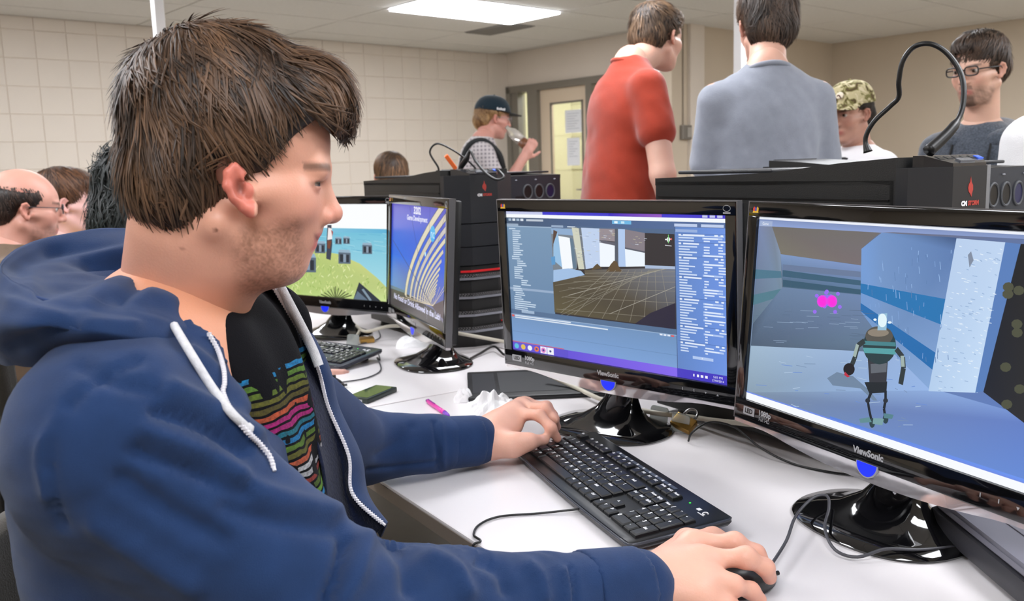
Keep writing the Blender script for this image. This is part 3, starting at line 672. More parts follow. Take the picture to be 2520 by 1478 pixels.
for i in range(8): D.ell((rnd.uniform(2470, 2518), rnd.uniform(700, 1010)), 14, 12, (78, 80, 62), 9)
# pink flare
for i in range(26): D.ell((2038+rnd.gauss(0, 14), 738+rnd.gauss(0, 12)), 5, 5, (150, 110, 235), 8)
for dx in (-14, 10): D.ell((2038+dx, 741), 13, 15, (236, 60, 226), 14); D.ell((2038+dx, 741), 9, 11, (252, 40, 220), 14)
# the robot
SV([(2150, 985), (2118, 955), (2050, 948), (2036, 930), (2060, 915), (2100, 925), (2140, 960), (2160, 985)], (112, 134, 160))
dk, tl = (34, 40, 44), (70, 130, 138)
SV([(2128, 940), (2184, 938), (2182, 965), (2140, 968)], dk); SV([(2136, 880), (2186, 880), (2182, 940), (2140, 940)], (54, 56, 62)); SV([(2143, 895), (2183, 893), (2182, 915), (2144, 918)], (98, 104, 112))
D.ell((2165, 850), 41, 46, (40, 62, 66)); D.ell((2164, 826), 34, 24, (86, 84, 78)); SV([(2126, 838), (2204, 842), (2206, 852), (2126, 848)], tl); SV([(2124, 855), (2207, 858), (2204, 872), (2128, 868)], (86, 160, 164)); D.ell((2162, 818), 26, 10, (140, 130, 116))
SV([(2160, 812), (2162, 772), (2184, 770), (2182, 812)], (150, 190, 215)); D.ell((2172, 788), 11, 17, (226, 244, 250)); D.ell((2154, 786), 4, 3, (235, 246, 250)); D.ell((2190, 793), 5, 3, (225, 240, 248))
for P in ([(2128, 838), (2112, 850), (2104, 880), (2094, 905)], [(2206, 858), (2222, 878), (2224, 905), (2217, 945)]): D.pline(P, .0075, (48, 58, 60)); D.pline([(p[0]-1, p[1]-3) for p in P[1:3]], .0055, (160, 178, 172))
D.ell((2090, 908), 14, 15, (30, 28, 32)); SV([(2080, 914), (2092, 926), (2086, 928), (2078, 922)], (190, 50, 70))
for P in ([(2146, 962), (2136, 985), (2140, 1010), (2147, 1040)], [(2180, 960), (2180, 985), (2176, 1005), (2180, 1030)]): D.pline(P, .0042, (30, 36, 44)); D.ell(P[1], 6, 6, (40, 46, 54)); D.ell(P[3], 7, 12, (44, 66, 70))
SV([(2115, 1030), (2140, 1026), (2146, 1038), (2118, 1040)], (96, 140, 146)); SV([(2150, 1028), (2176, 1030), (2172, 1046), (2148, 1042)], (120, 160, 165)); SV([(2176, 1016), (2200, 1020), (2196, 1030), (2176, 1028)], (86, 130, 140))
fr(0, .955, 1, .965, (110, 140, 230)); fr(0, .962, 1, 1, (246, 249, 253)); frh(.35, .945, 1, .955, (90, 130, 220), (110, 150, 240))
monitor(POSE_R, 'large near monitor showing a small robot in a corridor', D)
# ---- far left screen: island with crates
D = Draw(SW, SH, monframe(*POSE_1)); SV = D.poly
D.full((250, 252, 253)); fr(0, .255, 1, .92, (110, 190, 216), (170, 222, 232)); frh(0, .262, 1, .30, (150, 210, 225), (96, 178, 214))
P = [(-hw+u_*SW, hh-v_*SH) for u_, v_ in ((0, .48), (.25, .46), (.42, .50), (.6, .53), (.78, .62), (.92, .76), (1.0, .86), (1, 1), (0, 1))]
D.poly(P, [(170, 196, 110), (176, 200, 116), (190, 206, 122), (196, 208, 124), (200, 210, 130), (196, 208, 126), (190, 204, 130), (206, 226, 150), (180, 206, 120)], raw=True)
for i in range(320):
    u_, v_ = rnd.uniform(0, 1), rnd.uniform(.52, 1); lim = .5+.36*max(0, (u_-.45)/.55)**1.3
    if v_ < lim+.03: continue
    x_, y_ = -hw+u_*SW, hh-v_*SH; D.line((x_, y_), (x_+rnd.uniform(-.012, .012), y_+rnd.uniform(.004, .012)), .003, rnd.choice([(224, 230, 160), (158, 186, 96), (206, 218, 140), (186, 205, 118), (228, 236, 176)]), raw=True)
for i in range(50):
    u_, v_ = rnd.uniform(.3, 1), rnd.uniform(.28, .52)
    if v_ > .46+.34*max(0, (u_-.4)/.6): continue
    x_, y_ = -hw+u_*SW, hh-v_*SH; D.line((x_, y_), (x_+rnd.uniform(.02, .06), y_-rnd.uniform(0, .006)), .001, rnd.choice([(180, 226, 236), (90, 170, 204)]), raw=True)
def crate(x, y, s):
    SV([(x-s, y-s*.9), (x+s, y-s*.8), (x+s, y+s), (x-s, y+s*.95)], (92, 108, 124)); SV([(x-s*.75, y-s*.6), (x+s*.75, y-s*.5), (x+s*.75, y+s*.75), (x-s*.75, y+s*.65)], (44, 50, 58)); SV([(x-s*.2, y-s*.6), (x+s*.25, y-s*.55), (x+s*.25, y+s*.7), (x-s*.2, y+s*.7)], (140, 158, 176)); SV([(x-s, y-s*.9), (x+s, y-s*.8), (x+s*.8, y-s*1.3), (x-s*.9, y-s*1.35)], (150, 178, 198))
for c in ((760, 600, 10), (788, 610, 13), (833, 593, 8), (853, 592, 8), (904, 613, 12), (848, 634, 15), (740, 630, 14), (758, 650, 20), (735, 655, 16)): crate(*c)
SV([(806, 553), (816, 553), (818, 600), (814, 640), (803, 636), (804, 590)], (60, 66, 80)); SV([(808, 560), (817, 562), (818, 588), (806, 590)], (240, 235, 235)); SV([(815, 565), (820, 570), (818, 582)], (170, 50, 40)); SV([(806, 592), (816, 592), (812, 612), (806, 610)], (120, 70, 50))
for i in range(12): D.line((826, 738), (826+(-1)**i*i*4, 738-(34-2.2*i)), .004, (92, 104, 62))
SV([(884, 694), (938, 741), (868, 741)], (50, 56, 66)); SV([(880, 716), (905, 738), (868, 741)], (100, 118, 136)); SV([(895, 710), (915, 738), (910, 740), (890, 712)], (130, 150, 166))
monitor(POSE_1, 'monitor showing crates on a grassy island, beside the man\'s chin', D)
# ---- second screen: blue wallpaper with arching ribs
D = Draw(SW, SH, monframe(*POSE_2)); SV = D.poly
D.full((50, 70, 200)); D.poly([(-hw, hh), (hw, hh), (hw, 0), (-hw, 0)], [(84, 76, 186), (70, 70, 190), (10, 84, 220), (20, 90, 214)], raw=True); D.poly([(-hw, 0), (hw, 0), (hw, -hh), (-hw, -hh)], [(20, 96, 214), (10, 84, 220), (120, 110, 100), (110, 160, 196)], raw=True)
SV([(960, 702), (1000, 722), (1068, 762), (1094, 800), (1093, 816), (960, 755)], (74, 70, 70)); SV([(960, 700), (1000, 716), (1000, 722), (960, 708)], (96, 120, 140))
SV([(1062, 752), (1098, 735), (1096, 790), (1075, 770)], (84, 70, 74))
V0 = np.array([1066., 752.]); ribs = []
for i in range(13):
    k = .83**i; a = []
    for q in np.linspace(0, 1, 12):
        x0 = 1000-8*q*0; A = np.array([998, 727])*(1-q)**2+2*q*(1-q)*np.array([1006, 610])+q*q*np.array([1118, 470]); a.append(V0+(A-V0)*k)
    w_ = .017*k+.0012; col = (196-4*i, 188-4*i, 180-2*i) if i > 0 else (188, 180, 178)
    D.pline([tuple(p) for p in a], w_*1.25, (60, 62, 80)); D.pline([tuple(p) for p in a], w_, [(216, 206, 178), (206, 196, 176), (198, 190, 184)][i % 3])
for i in range(10):
    e_ = (985+14*i, 730-0.5*i*i); D.line(tuple(V0), e_, .0014, (214, 200, 170))
D.line((967, 590), (1062, 750), .002, (60, 60, 90)); D.line((1008, 508), (1036, 660), .0018, (70, 70, 120)); D.line((1058, 508), (1055, 660), .0014, (60, 80, 150)); D.line((1098, 520), (1072, 620), .0016, (90, 80, 130))
D.text('3202', (1027, 519), .026, (226, 226, 240), sx=1.3, bold=.001); D.text('Game Development', (1026, 538), .019, (215, 216, 238), sx=1.25, bold=.0006)
D.ell((1065, 575), 6.5, 20, (60, 170, 226)); D.text('nc', (1065, 576), .034, (200, 232, 246), sx=1.1); D.ell((1047, 625), 1.8, 6, (180, 220, 240))
D.text('No Food or Drink Allowed in the Lab!', (1022, 752), .021, (206, 206, 232), sx=1.35, bold=.0008); D.line((1051, 742), (1051, 785), .0012, (180, 180, 200))
monitor(POSE_2, 'monitor with blue arched-rib wallpaper, turned sharply sideways', D)
# monitor of the other side, seen from behind
pb = row(-1.80, 1.56); monitor((pb[0], pb[1], .982, math.atan2(U_[1], U_[0])+math.pi+.35, 0.0), 'dark back of a monitor on the opposite desk, below the red T-shirt', None, logos=False)
# ------------------------------------------------------------------ computer towers
M_case = mat('case_black', (24, 25, 26), .42, bump=.15, bscale=500)
M_face = mat('case_face_charcoal', (34, 36, 41), .36)
M_trim = mat('case_silver_trim', (150, 152, 160), .3, .4)
M_red = mat('red_print', (176, 56, 46), .6)
M_mesh = mat('black_mesh', (14, 14, 15), .5)
M_redled = mat('red_led_glow', (180, 20, 25), .5, emit=(190, 20, 28), estr=.55)
TW, TD, TH = .23, .565, .508
plan = [(0, 0), (.068, -.032), (.162, -.032), (TW, 0)]
def facet(z0, z1, push=0.0, x0=0.0, x1=TW):
    P = [(x0, 0.0-push)]+[(min(max(x, x0), x1), y-push) for x, y in plan[1:3]]+[(x1, 0.0-push), (x1, .02), (x0, .02)]
    return MB().prism(P, z0, z1)
def tower(s_front, t0, lab, flip=False, top_bits=True, rear=False):
    p = row(s_front, t0); rz = ROW_RZ
    if flip: rz += math.pi; p = row(s_front, t0+TW)
    r = thing('computer_tower', lab, 'computer', (p[0], p[1], DESK), rz, 'black computer towers on the desks')
    MB().box((0, .02, .018), (TW, TD, TH-.02), .003).build('side_panels', M_case, r)
    MB().box((-.002, .03, TH-.055), (TW+.002, TD-.01, TH-.052)).build('panel_seam', M_inert, r)
    MB().prism([(.02, .018), (.02, TH-.02), (.02, TH+.012), (.12, TH+.006), (.27, TH-.008), (TD, TH-.016), (TD, TH-.03), (.03, TH-.03)], 0, TW, 'x').build('top_cover', M_case, r)
    MB().box((.02, .28, TH-.009), (TW-.02, .52, TH-.002), .003).build('top_plate', M_face, r)
    # front: blank cover, three bay covers, four vents
    zs = [(.366, TH-.02, M_face), (.298, .363, M_face), (.243, .295, M_face)]
    f = facet(.366, TH-.004, .0).build('front_cover', M_face, r)
    for z0, z1, m_ in zs[1:]: facet(z0, z1).build('bay_cover', m_, r)
    for k, zt in enumerate((.203, .147, .094, .046)):
        facet(zt+.004, (.24, .197, .141, .088)[k]-.001, -.012, .006, TW-.006).build('grille', M_mesh, r)
        g = facet(zt-.003, zt+.004, .001, .004, TW-.004).build('trim_bar', M_trim, r)
        # perforated lip: small holes
        hb = MB()
        for i in range(26):
            x = .02+i*.0075; y = np.interp(x, [q[0] for q in plan], [q[1] for q in plan])
            hb.box((x, y-.0005, zt+.006), (x+.004, y+.012, zt+.0085)); hb.box((x+.0035, y-.0005, zt+.010), (x+.0075, y+.012, zt+.0125))
        hb.build('perforated_lip', mat('perforation', (120, 118, 120), .5), r, kind='stuff')
        if k in (0, 3):
            facet(zt+.018, zt+.024 if k == 0 else zt+.022, -.0105, .012 if k == 0 else .17, TW-.012 if k == 0 else .19).build('fan_glow', M_redled, r)
    facet(.0, .043, -.002).build('front_foot', M_mesh, r)
    # emblem: flame over lettering
    if not rear:
        fy = -.0326; c = .116; zc = .467
        flame = [(.0, .034), (.004, .020), (.011, .012), (.012, .0), (.008, -.010), (.006, -.018), (-.001, -.010), (-.008, -.004), (-.011, .006), (-.008, .014), (-.003, .02)]
        MB().prism([(c+x*.6, zc+z*.6) for x, z in flame], fy, fy+.0006, 'y').build('flame_emblem', M_red, f)
        text_obj('CM', .0095, M_whiteprint, f, 'brand_lettering', (c-.016, fy, zc-.021), bold=.0008, sx=1.1); text_obj('STORM', .0095, M_red, f, 'brand_lettering', (c+.010, fy, zc-.021), bold=.0006, sx=.95)
    # control strip on the top
    cs = MB(); cq = [(.03, .012, .014), (TW-.03, .012, .014), (TW-.04, 0, .0135), (.161, -.0305, .001), (.069, -.0305, .001), (.04, 0, .0135)]
    cs.add([(x_, y_, TH+z_) for x_, y_, z_ in cq]+[(x_, y_, TH-.006) for x_, y_, z_ in cq], [(0, 1, 2, 5)[::-1], (5, 2, 3, 4)[::-1], tuple(range(6, 12))]+[(i, (i+1) % 6, 6+(i+1) % 6, 6+i) for i in range(6)]); cs.build('control_strip', mat('gloss_strip', (40, 41, 46), .16, coat=.6), r)
    if top_bits:
        ang = math.atan2(.013, .03)
        def ctl(name, x0, x1, q0, q1, hgt, m_):
            a_ = np.array([0, -q0*.03, TH+.0142-.013*q0]); b_ = np.array([0, -q1*.03, TH+.0142-.013*q1])
            V = [(x, p_[1], p_[2]+h_) for h_ in (0, hgt) for p_ in (a_, b_) for x in (x0, x1)]
            obj(name, V, [(0, 1, 3, 2), (4, 6, 7, 5), (0, 4, 5, 1), (2, 3, 7, 6), (0, 2, 6, 4), (1, 5, 7, 3)], m_, r)
        for i in range(5): ctl('usb_port', .06+.022*i, .074+.022*i, .15, .5, .0006, M_inert)
        ctl('power_button', .095, .135, .6, .9, .0025, mat('button_grey', (90, 92, 98), .25)); ctl('reset_button', .16, .175, .3, .6, .002, mat('blue_button', (50, 90, 190), .3, emit=(40, 80, 200), estr=.5))
    for x in (.03, TW-.03):
        for y in (.06, TD-.06): MB().lathe([(.02, 0), (.018, .018)], 12, (x, y, 0)).build('foot', M_mesh, r)
    if rear:
        yb = TD+.001; M_rear = mat('rear_steel', (44, 47, 54), .45, .3)
        MB().box((.004, TD, .02), (TW-.004, yb+.001, TH-.018)).build('rear_plate', M_rear, r)
        for i, x in enumerate((.05, .10, .15)):
            q = np.linspace(0, 2*math.pi, 21)[:-1]
            MB().tube([(x+.019*math.cos(a_), yb+.002, TH-.075+.025*math.sin(a_)) for a_ in q], .003, 6, closed=True).build('grommet_ring', mat('rubber_grey', (70, 72, 76), .6), r)
            MB().prism([(x+.017*math.cos(a_), TH-.075+.023*math.sin(a_)) for a_ in q], yb, yb+.0025, 'y').build('grommet', M_inert if i else mat('grommet_blue', (16, 18, 60), .4), r)
        # slotted vent with a silver hexagon border
        P = [(.05, TH-.17), (.075, TH-.125), (.135, TH-.125), (.165, TH-.17)]
        MB().tube([(x, yb+.003, z) for x, z in P], .002, 6).build('vent_border', M_trim, r)
        hb = MB()
        for j in range(3):
            for i in range(6): hb.lathe([(.0045, 0), (.0045, .0005)], 6, (0, 0, 0)) if False else hb.prism([(.078+.011*i+.005*(j % 2)+.004*math.cos(a_), TH-.137-.011*j+.004*math.sin(a_)) for a_ in np.linspace(0, 2*math.pi, 7)[:-1]], yb+.001, yb+.002, 'y')
        hb.build('vent_holes', M_inert, r, kind='stuff')
        for x in (.03, .115, .2): MB().lathe([(.004, 0), (.003, .003)], 8).build('thumb_screw', M_trim, r).location = (x, yb+.003, TH-.033)
        MB().box((.165, yb, TH-.13), (.205, yb+.002, TH-.09)).build('rear_port', M_inert, r)
    return r
t1 = tower(-.816, 1.251, 'black tower with a red flame emblem behind the near right monitor')
t2 = tower(-2.268, 1.245, 'black tower with red-lit grille standing between the centre monitors')
tower(-3.27, 1.75, 'tower seen from behind, round grommets, beside the red-lit tower', True, False, True)
tower(-1.62, 1.845, 'tower seen from behind at the right edge of the picture', True, False, True)
# small black loudspeaker box behind the far left monitor
p = row(-2.93, 1.42); t = thing('external_drive', 'small black box with a round hole behind the man\'s nose', 'electronics', (p[0], p[1], DESK), ROW_RZ)
MB().box((-.06, -.05, 0), (.06, .05, .47), .006).build('housing', M_face, t); MB().lathe([(.012, 0), (.012, .002)], 16).build('round_port', M_inert, t).matrix_basis = Matrix.Translation((-.0605, .03, .445))@Matrix.Rotation(math.pi/2, 4, 'Y')
# ------------------------------------------------------------------ keyboards
M_key = mat('key_black', (20, 21, 24), .32); M_kb = mat('keyboard_body', (18, 19, 22), .3); M_kb2 = mat('keyboard_edge', (62, 65, 74), .22)
UN = .0194
rowsK = []
def kr(y, spec):
    x = 0
    for it in spec:
        if isinstance(it, str): rowsK.append((x, y, 1.0, it, 1)); x += 1
        elif it[0] is None: x += it[1]
        else: rowsK.append((x, y, it[1], it[0], it[2] if len(it) > 2 else 1)); x += it[1]
G_ = (None, .25)
kr(5.45, ['Esc', (None, 1), 'F1', 'F2', 'F3', 'F4', (None, .5), 'F5', 'F6', 'F7', 'F8', (None, .5), 'F9', 'F10', 'F11', 'F12', G_, 'PrtSc', 'ScrLk', 'Pause'])
kr(4, list('`1234567890-=')+[('Back', 2), G_, 'Ins', 'Home', 'PgUp', G_, 'Num', '/', '*', '-'])
kr(3, [('Tab', 1.5)]+list('QWERTYUIOP[]')+[('\\', 1.5), G_, 'Del', 'End', 'PgDn', G_, '7', '8', '9', ('+', 1, 2)])
kr(2, [('Caps', 1.75)]+list("ASDFGHJKL;'")+[('Enter', 2.25), (None, 3.5), '4', '5', '6'])
kr(1, [('Shift', 2.25)]+list('ZXCVBNM,./')+[('Shift', 2.75), (None, 1.25), '^', (None, 1.25), '1', '2', '3', ('Ent', 1, 2)])
kr(0, [('Ctrl', 1.25), ('Win', 1.25), ('Alt', 1.25), ('', 6.25), ('Alt', 1.25), ('Fn', 1.25), ('Mn', 1.25), ('Ctrl', 1.25), G_, '<', 'v', '>', G_, ('0', 2), '.'])
keymesh = {}
def key_me(wu, hu):
    k = (wu, hu)
    if k not in keymesh:
        w_, h_ = wu*UN-.0016, hu*UN-.0016; e_ = .0024; mb = MB()
        V = [(-w_/2, -h_/2, 0), (w_/2, -h_/2, 0), (w_/2, h_/2, 0), (-w_/2, h_/2, 0), (-w_/2+.0006, -h_/2+.0006, .0045), (w_/2-.0006, -h_/2+.0006, .0045), (w_/2-.0006, h_/2-.0006, .0045), (-w_/2+.0006, h_/2-.0006, .0045), (-w_/2+e_, -h_/2+e_, .0062), (w_/2-e_, -h_/2+e_, .0062), (w_/2-e_, h_/2-e_*.7, .0066), (-w_/2+e_, h_/2-e_*.7, .0066)]
        F = [(8, 9, 10, 11)]
        for a_, b_ in ((0, 4), (4, 8)):
            for i in range(4): F.append((a_+i, a_+(i+1) % 4, b_+(i+1) % 4, b_+i))
        me = bpy.data.meshes.new('key'); me.from_pydata(V, [], F); me.materials.append(M_key); me.update(); keymesh[k] = me
    return keymesh[k]
def keyboard(loc, rz, tilt, lab, legends=True, grey=False):
    r = thing('keyboard', lab, 'keyboard', loc, rz, 'black full-size keyboards')
    L, Dp = .452, .158; th = .012
    def put(o): o.rotation_euler = (tilt, 0, 0); o.location = (0, 0, .004+Dp/2*math.sin(tilt)); return o
    # body outline: front edge bowed, thin rim
    n = 20; fr_ = [(-L/2+L*k/n, -Dp/2-.008*math.sin(math.pi*k/n)**.6*0.6-.004) for k in range(n+1)]
    out = fr_+[(L/2+.004, -Dp/2+.01), (L/2+.004, Dp/2-.006), (L/2, Dp/2), (-L/2, Dp/2), (-L/2-.004, Dp/2-.006), (-L/2-.004, -Dp/2+.01)]
    mb = MB(); m2 = len(out); cx_ = 0
    V = []
    for sc, zz in ((.985, 0.0), (1.0, .004), (.998, .010), (.982, th)): V += [(x*sc, y*sc, zz) for x, y in out]
    F = [tuple(range(m2-1, -1, -1)), tuple(range(3*m2, 4*m2))]+[(i*m2+k, i*m2+(k+1) % m2, (i+1)*m2+(k+1) % m2, (i+1)*m2+k) for i in range(3) for k in range(m2)]
    body = put(obj('body', V, F, M_kb2 if grey else M_kb, r, auto=35))
    rim_ = MB(); rim_.tube([(x*.995, y*.995, .009) for x, y in out], .0022, 6, closed=True); put(rim_.build('edge_rim', M_kb2, r, smooth=True))
    if not grey: MB().box((-.10, Dp/2-.018, th), (.10, Dp/2-.012, th+.001)).build('media_bar', mat('media_bar', (74, 82, 96), .3), body)
    else: pass
    if legends:
        lm_ = MB()
        for i in range(9): lm_.box((-.09+.021*i, Dp/2-.017, th+.001), (-.086+.021*i, Dp/2-.013, th+.0014))
        lm_.build('media_marks', M_whiteprint, body)
    x0, y0 = -22.5*UN/2, -Dp/2+.010
    leg = MB()
    for (x, y, wu, ch, hu) in rowsK:
        if hu == 2: yy = y0+(y+.5-0.5*1)*UN if False else y0+(y-.0)*UN
        cxk, cyk = x0+(x+wu/2)*UN, y0+(y+.5)*UN
        if hu == 2: cyk = y0+(y)*UN
        o = bpy.data.objects.new('key', key_me(wu, hu)); COL.objects.link(o); o.parent = body; o.location = (cxk, cyk, th-.001)
        if legends and ch:
            V, F = text_mesh(ch, .0088 if len(ch) == 1 else .0058, 'LEFT', .0004)
            if len(V): leg.add([(cxk-wu*UN/2+.0042+v[0], cyk+.003*(1)+v[1]*1.0, th+.0059) for v in V], F)
    if legends:
        leg.build('key_legends', M_whiteprint, body, kind='stuff')
        MB().lathe([(.0016, 0), (.0016, .0005)], 8).build('status_light', mat('green_led', (40, 220, 60), .4, emit=(60, 230, 60), estr=1.0), body).location = (.155, Dp/2-.024, th)
        # maker's mark right of the lights: open circle with tail
        q = np.linspace(.6, 5.6, 14); MB().tube([(.200+.004*math.cos(a_), Dp/2-.026+.004*math.sin(a_), th+.0006) for a_ in q], .001, 5).build('maker_mark', M_whiteprint, body)
        MB().box((.190, Dp/2-.033, th+.0001), (.205, Dp/2-.0315, th+.0008)).build('maker_mark', M_whiteprint, body)
        MB().box((.178, Dp/2-.028, th+.0001), (.186, Dp/2-.022, th+.0006)).build('lock_mark', M_whiteprint, body)
    for x in (-.18, .18): MB().box((x-.012, Dp/2-.03, 0), (x+.012, Dp/2-.022, .004+Dp*math.sin(tilt)), .001).build('foot', M_kb, r)
    return r
kfl, kfr, kbr = Wz(1268, 1104, DESK+.014), Wz(1550, 1341, DESK+.012), Wz(1795, 1260, DESK+.022)
ku = (kfr-kfl); ku[2] = 0; klen = np.linalg.norm(ku[:2]); ku /= klen; kv = np.array([-ku[1], ku[0], 0]); kc = (kfl+kfr)/2+kv*.08+ku*.004
KB_RZ = math.atan2(ku[1], ku[0])
keyboard((kc[0], kc[1], DESK+.001), KB_RZ, .07, 'black keyboard under the man\'s left hand with white key legends')
k2 = Wz(862, 905, DESK+.02)-np.array([-.0, .0, 0]); k2c = k2+(-U_*.02)+(-V_*0)
k2u = U_; kk = Wz(872, 888, DESK+.02)-U_*.225-V_*.0
keyboard((kk[0]-V_[0]*.05, kk[1]-V_[1]*.05, DESK+.001), math.atan2(U_[1], U_[0])+.35, .11, 'far grey-black keyboard showing past the open hoodie zip', True, True)
# ------------------------------------------------------------------ mice, cables
M_cable = mat('cable_grey', (70, 70, 76), .45); M_cableb = mat('cable_black', (18, 18, 19), .4); M_cablew = mat('cable_cream', (206, 200, 184), .5)
def mouse(loc, rz, lab):
    r = thing('computer_mouse', lab, 'mouse', loc, rz, 'black computer mice')
    nu, nv = 28, 12; V = []; F = []
    for j in range(nv+1):
        q = j/nv; ph = q*math.pi/2
        for i in range(nu):
            a_ = 2*math.pi*i/nu; c_, s_ = math.cos(a_), math.sin(a_); rr = math.cos(ph)**.55
            x = .056*rr*c_; wdt = .030*(1-.12*math.cos(a_*2))*(1-.10*c_)
            V.append((x, wdt*rr*s_, .003+.034*math.sin(ph)**.9*(1-.18*(x/.056)-.22*(x/.056)**2)))
    for j in range(nv):
        for i in range(nu): F.append((j*nu+i, j*nu+(i+1) % nu, (j+1)*nu+(i+1) % nu, (j+1)*nu+i))
    F.append(tuple(range(nu-1, -1, -1))); F.append(tuple(nv*nu+i for i in range(nu)))
    obj('shell', V, F, mat('mouse_black', (28, 28, 30), .35), r, smooth=True)
    MB().tube([(.056*.92*math.cos(a_), .0285*math.sin(a_), .013) for a_ in np.linspace(0, 2*math.pi, 29)[:-1]], .0022, 6, closed=True).build('side_band', mat('mouse_grey', (86, 82, 80), .4), r, smooth=True)
    MB().box((.02, -.003, .026), (.036, .003, .035), .002).build('scroll_wheel', M_cableb, r)
    MB().tube([(.05, 0, .008), (.062, 0, .008)], .003, 8).build('strain_relief', M_cableb, r)
    return r
mz = Wz(1846, 1432, DESK+.015)
MOUSE = mz; M_DIR = np.array([.93, .36, 0]); mouse((mz[0]-.012, mz[1]+.015, DESK), math.atan2(M_DIR[1], M_DIR[0]), 'black mouse under the man\'s right hand')
m2p = Wz(826, 943, DESK+.015); mouse((m2p[0]-.035, m2p[1]+.0, DESK), .2, 'far black mouse half hidden behind the hoodie, near the phone')
def cable(name, P, r, m, lab, cat='cable', n=60, closed=False):
    S = spline(P, n, closed); c = S[0].copy(); base = np.array([S[:, 0].mean(), S[:, 1].mean(), S[:, 2].min()])
    mb = MB().tube(S-base, r, 8, closed=closed); o = mb.build(name, m, None, smooth=True, loc=base, label=lab, cat=cat); return o
z0 = DESK+.003
def att(x, y, t): r_ = ray(x, y); return CAM+r_*(t/(r_@V_))
def ats(x, y, s_): r_ = ray(x, y); return CAM+r_*(s_/(r_@U_))
cable('mouse_cable', [Wz(1896, 1392, DESK+.014), Wz(1935, 1330, DESK+.016), Wz(1958, 1270, DESK+.022), Wz(2000, 1225, DESK+.03), Wz(2035, 1220, DESK+.032), Wz(2040, 1250, DESK+.026), Wz(2030, 1300, DESK+.018), Wz(2055, 1352, DESK+.010), Wz(2110, 1370, DESK+.008), Wz(2180, 1350, DESK+.016), Wz(2260, 1352, DESK+.014), Wz(2350, 1345, DESK+.010)], .0022, M_cable, 'grey mouse cable looping over the near monitor foot')
kes = float(Wz(1158, 1338, z0)@U_); cable('keyboard_cable', [Wz(1440, 1250, z0+.006), Wz(1330, 1262, z0), Wz(1230, 1270, z0), Wz(1180, 1290, z0), Wz(1166, 1315, z0), row(kes, .602, z0), row(kes, .588, z0-.006), row(kes+.004, .585, DESK-.05), row(kes+.006, .584, DESK-.2)], .0018, M_cableb, 'thin black keyboard cable dropping over the desk edge')
cable('desk_cable', [Wz(1694, 1085, z0), Wz(1705, 1062, z0+.02), Wz(1750, 1038, z0+.035), Wz(1810, 1052, z0+.03), Wz(1870, 1100, z0+.012), Wz(1950, 1140, z0), Wz(2050, 1162, z0), Wz(2130, 1170, z0)], .002, M_cableb, 'black cable curling on the desk behind the brass padlock')
cable('security_cable', [Wz(1345, 920, z0+.03), Wz(1420, 955, z0+.012), Wz(1500, 990, z0+.012), Wz(1610, 1015, z0+.03), att(1690, 1024, 1.232), att(1760, 1034, 1.232), att(1850, 1044, 1.23), att(1950, 1062, 1.22), att(2060, 1105, 1.20)], .0052, M_cablew, 'cream security cable running behind the centre monitor foot')
cable('security_cable', [Wz(870, 836, z0+.012), Wz(885, 812, z0+.02), Wz(870, 795, z0+.02), Wz(900, 815, z0+.03), Wz(960, 802, z0+.04), Wz(1040, 806, z0+.04), ats(1130, 820, -2.20), ats(1250, 842, -2.19)], .0052, M_cablew, 'cream security cable between the two far monitors')
cable('thin_cable', [Wz(930, 810, z0), Wz(935, 830, z0), Wz(905, 842, z0), Wz(875, 850, z0), Wz(890, 858, z0+.004), Wz(925, 862, z0), Wz(935, 885, z0), Wz(928, 880, z0+.004), Wz(937, 910, z0), Wz(900, 930, z0), Wz(840, 940, z0)], .0018, M_cable, 'thin grey mouse cable snaking between the phone and far padlock')
cable('power_cable', [Wz(1105, 880, z0+.006), Wz(1140, 888, z0+.002), Wz(1180, 870, z0+.004), Wz(1215, 852, z0+.012), Wz(1240, 872, z0+.004), Wz(1260, 874, z0)], .0035, M_cableb, 'black power cable by the far monitor foot and tower')
# USB leads sticking out of the towers
cable('usb_lead', [row(-2.40, 1.30, DESK+.512), row(-2.40, 1.30, DESK+.53), row(-2.42, 1.285, DESK+.575), row(-2.40, 1.30, DESK+.60), row(-2.36, 1.33, DESK+.58), row(-2.32, 1.36, DESK+.545), row(-2.30, 1.38, DESK+.515)], .003, M_cableb, 'black usb lead looping over the red-lit tower, at its left')
cable('usb_lead', [Wd(1135, 410, 2.62), Wd(1148, 390, 2.6), Wd(1157, 371, 2.59), Wd(1170, 395, 2.57), Wd(1195, 425, 2.54), Wd(1222, 442, 2.52), Wd(1240, 436, 2.52), Wd(1230, 422, 2.54), Wd(1222, 416, 2.56)], np.interp(np.linspace(0, 1, 57), [0, .12, .2, .3, 1], [.008, .009, .005, .004, .004]), M_cableb, 'black usb lead hanging over the red-lit tower front', n=56)
cable('gooseneck_cable', [Wd(2136, 374, 1.50), Wd(2130, 340, 1.5), Wd(2150, 300, 1.49), Wd(2190, 262, 1.48), Wd(2212, 238, 1.47), Wd(2212, 200, 1.46), Wd(2222, 150, 1.45), Wd(2250, 115, 1.44), Wd(2290, 108, 1.42), Wd(2330, 130, 1.41), Wd(2362, 175, 1.40), Wd(2372, 225, 1.39), Wd(2364, 280, 1.38), Wd(2335, 325, 1.37), Wd(2285, 372, 1.36)], np.interp(np.linspace(0, 1, 85), [0, .03, .05, .88, .9, 1], [.008, .006, .0042, .0042, .008, .010]), M_cableb, 'thick black cable arching high above the near tower', n=84)
MB().box((-.006, -.01, -.02), (.006, .01, .03), .002).build('usb_stick', mat('orange_plastic', (235, 110, 50), .4), None, loc=Wd(1112, 402, 2.66), label='orange usb stick plugged into the tower top', cat='usb stick').rotation_euler = (0.2, -.6, 0)
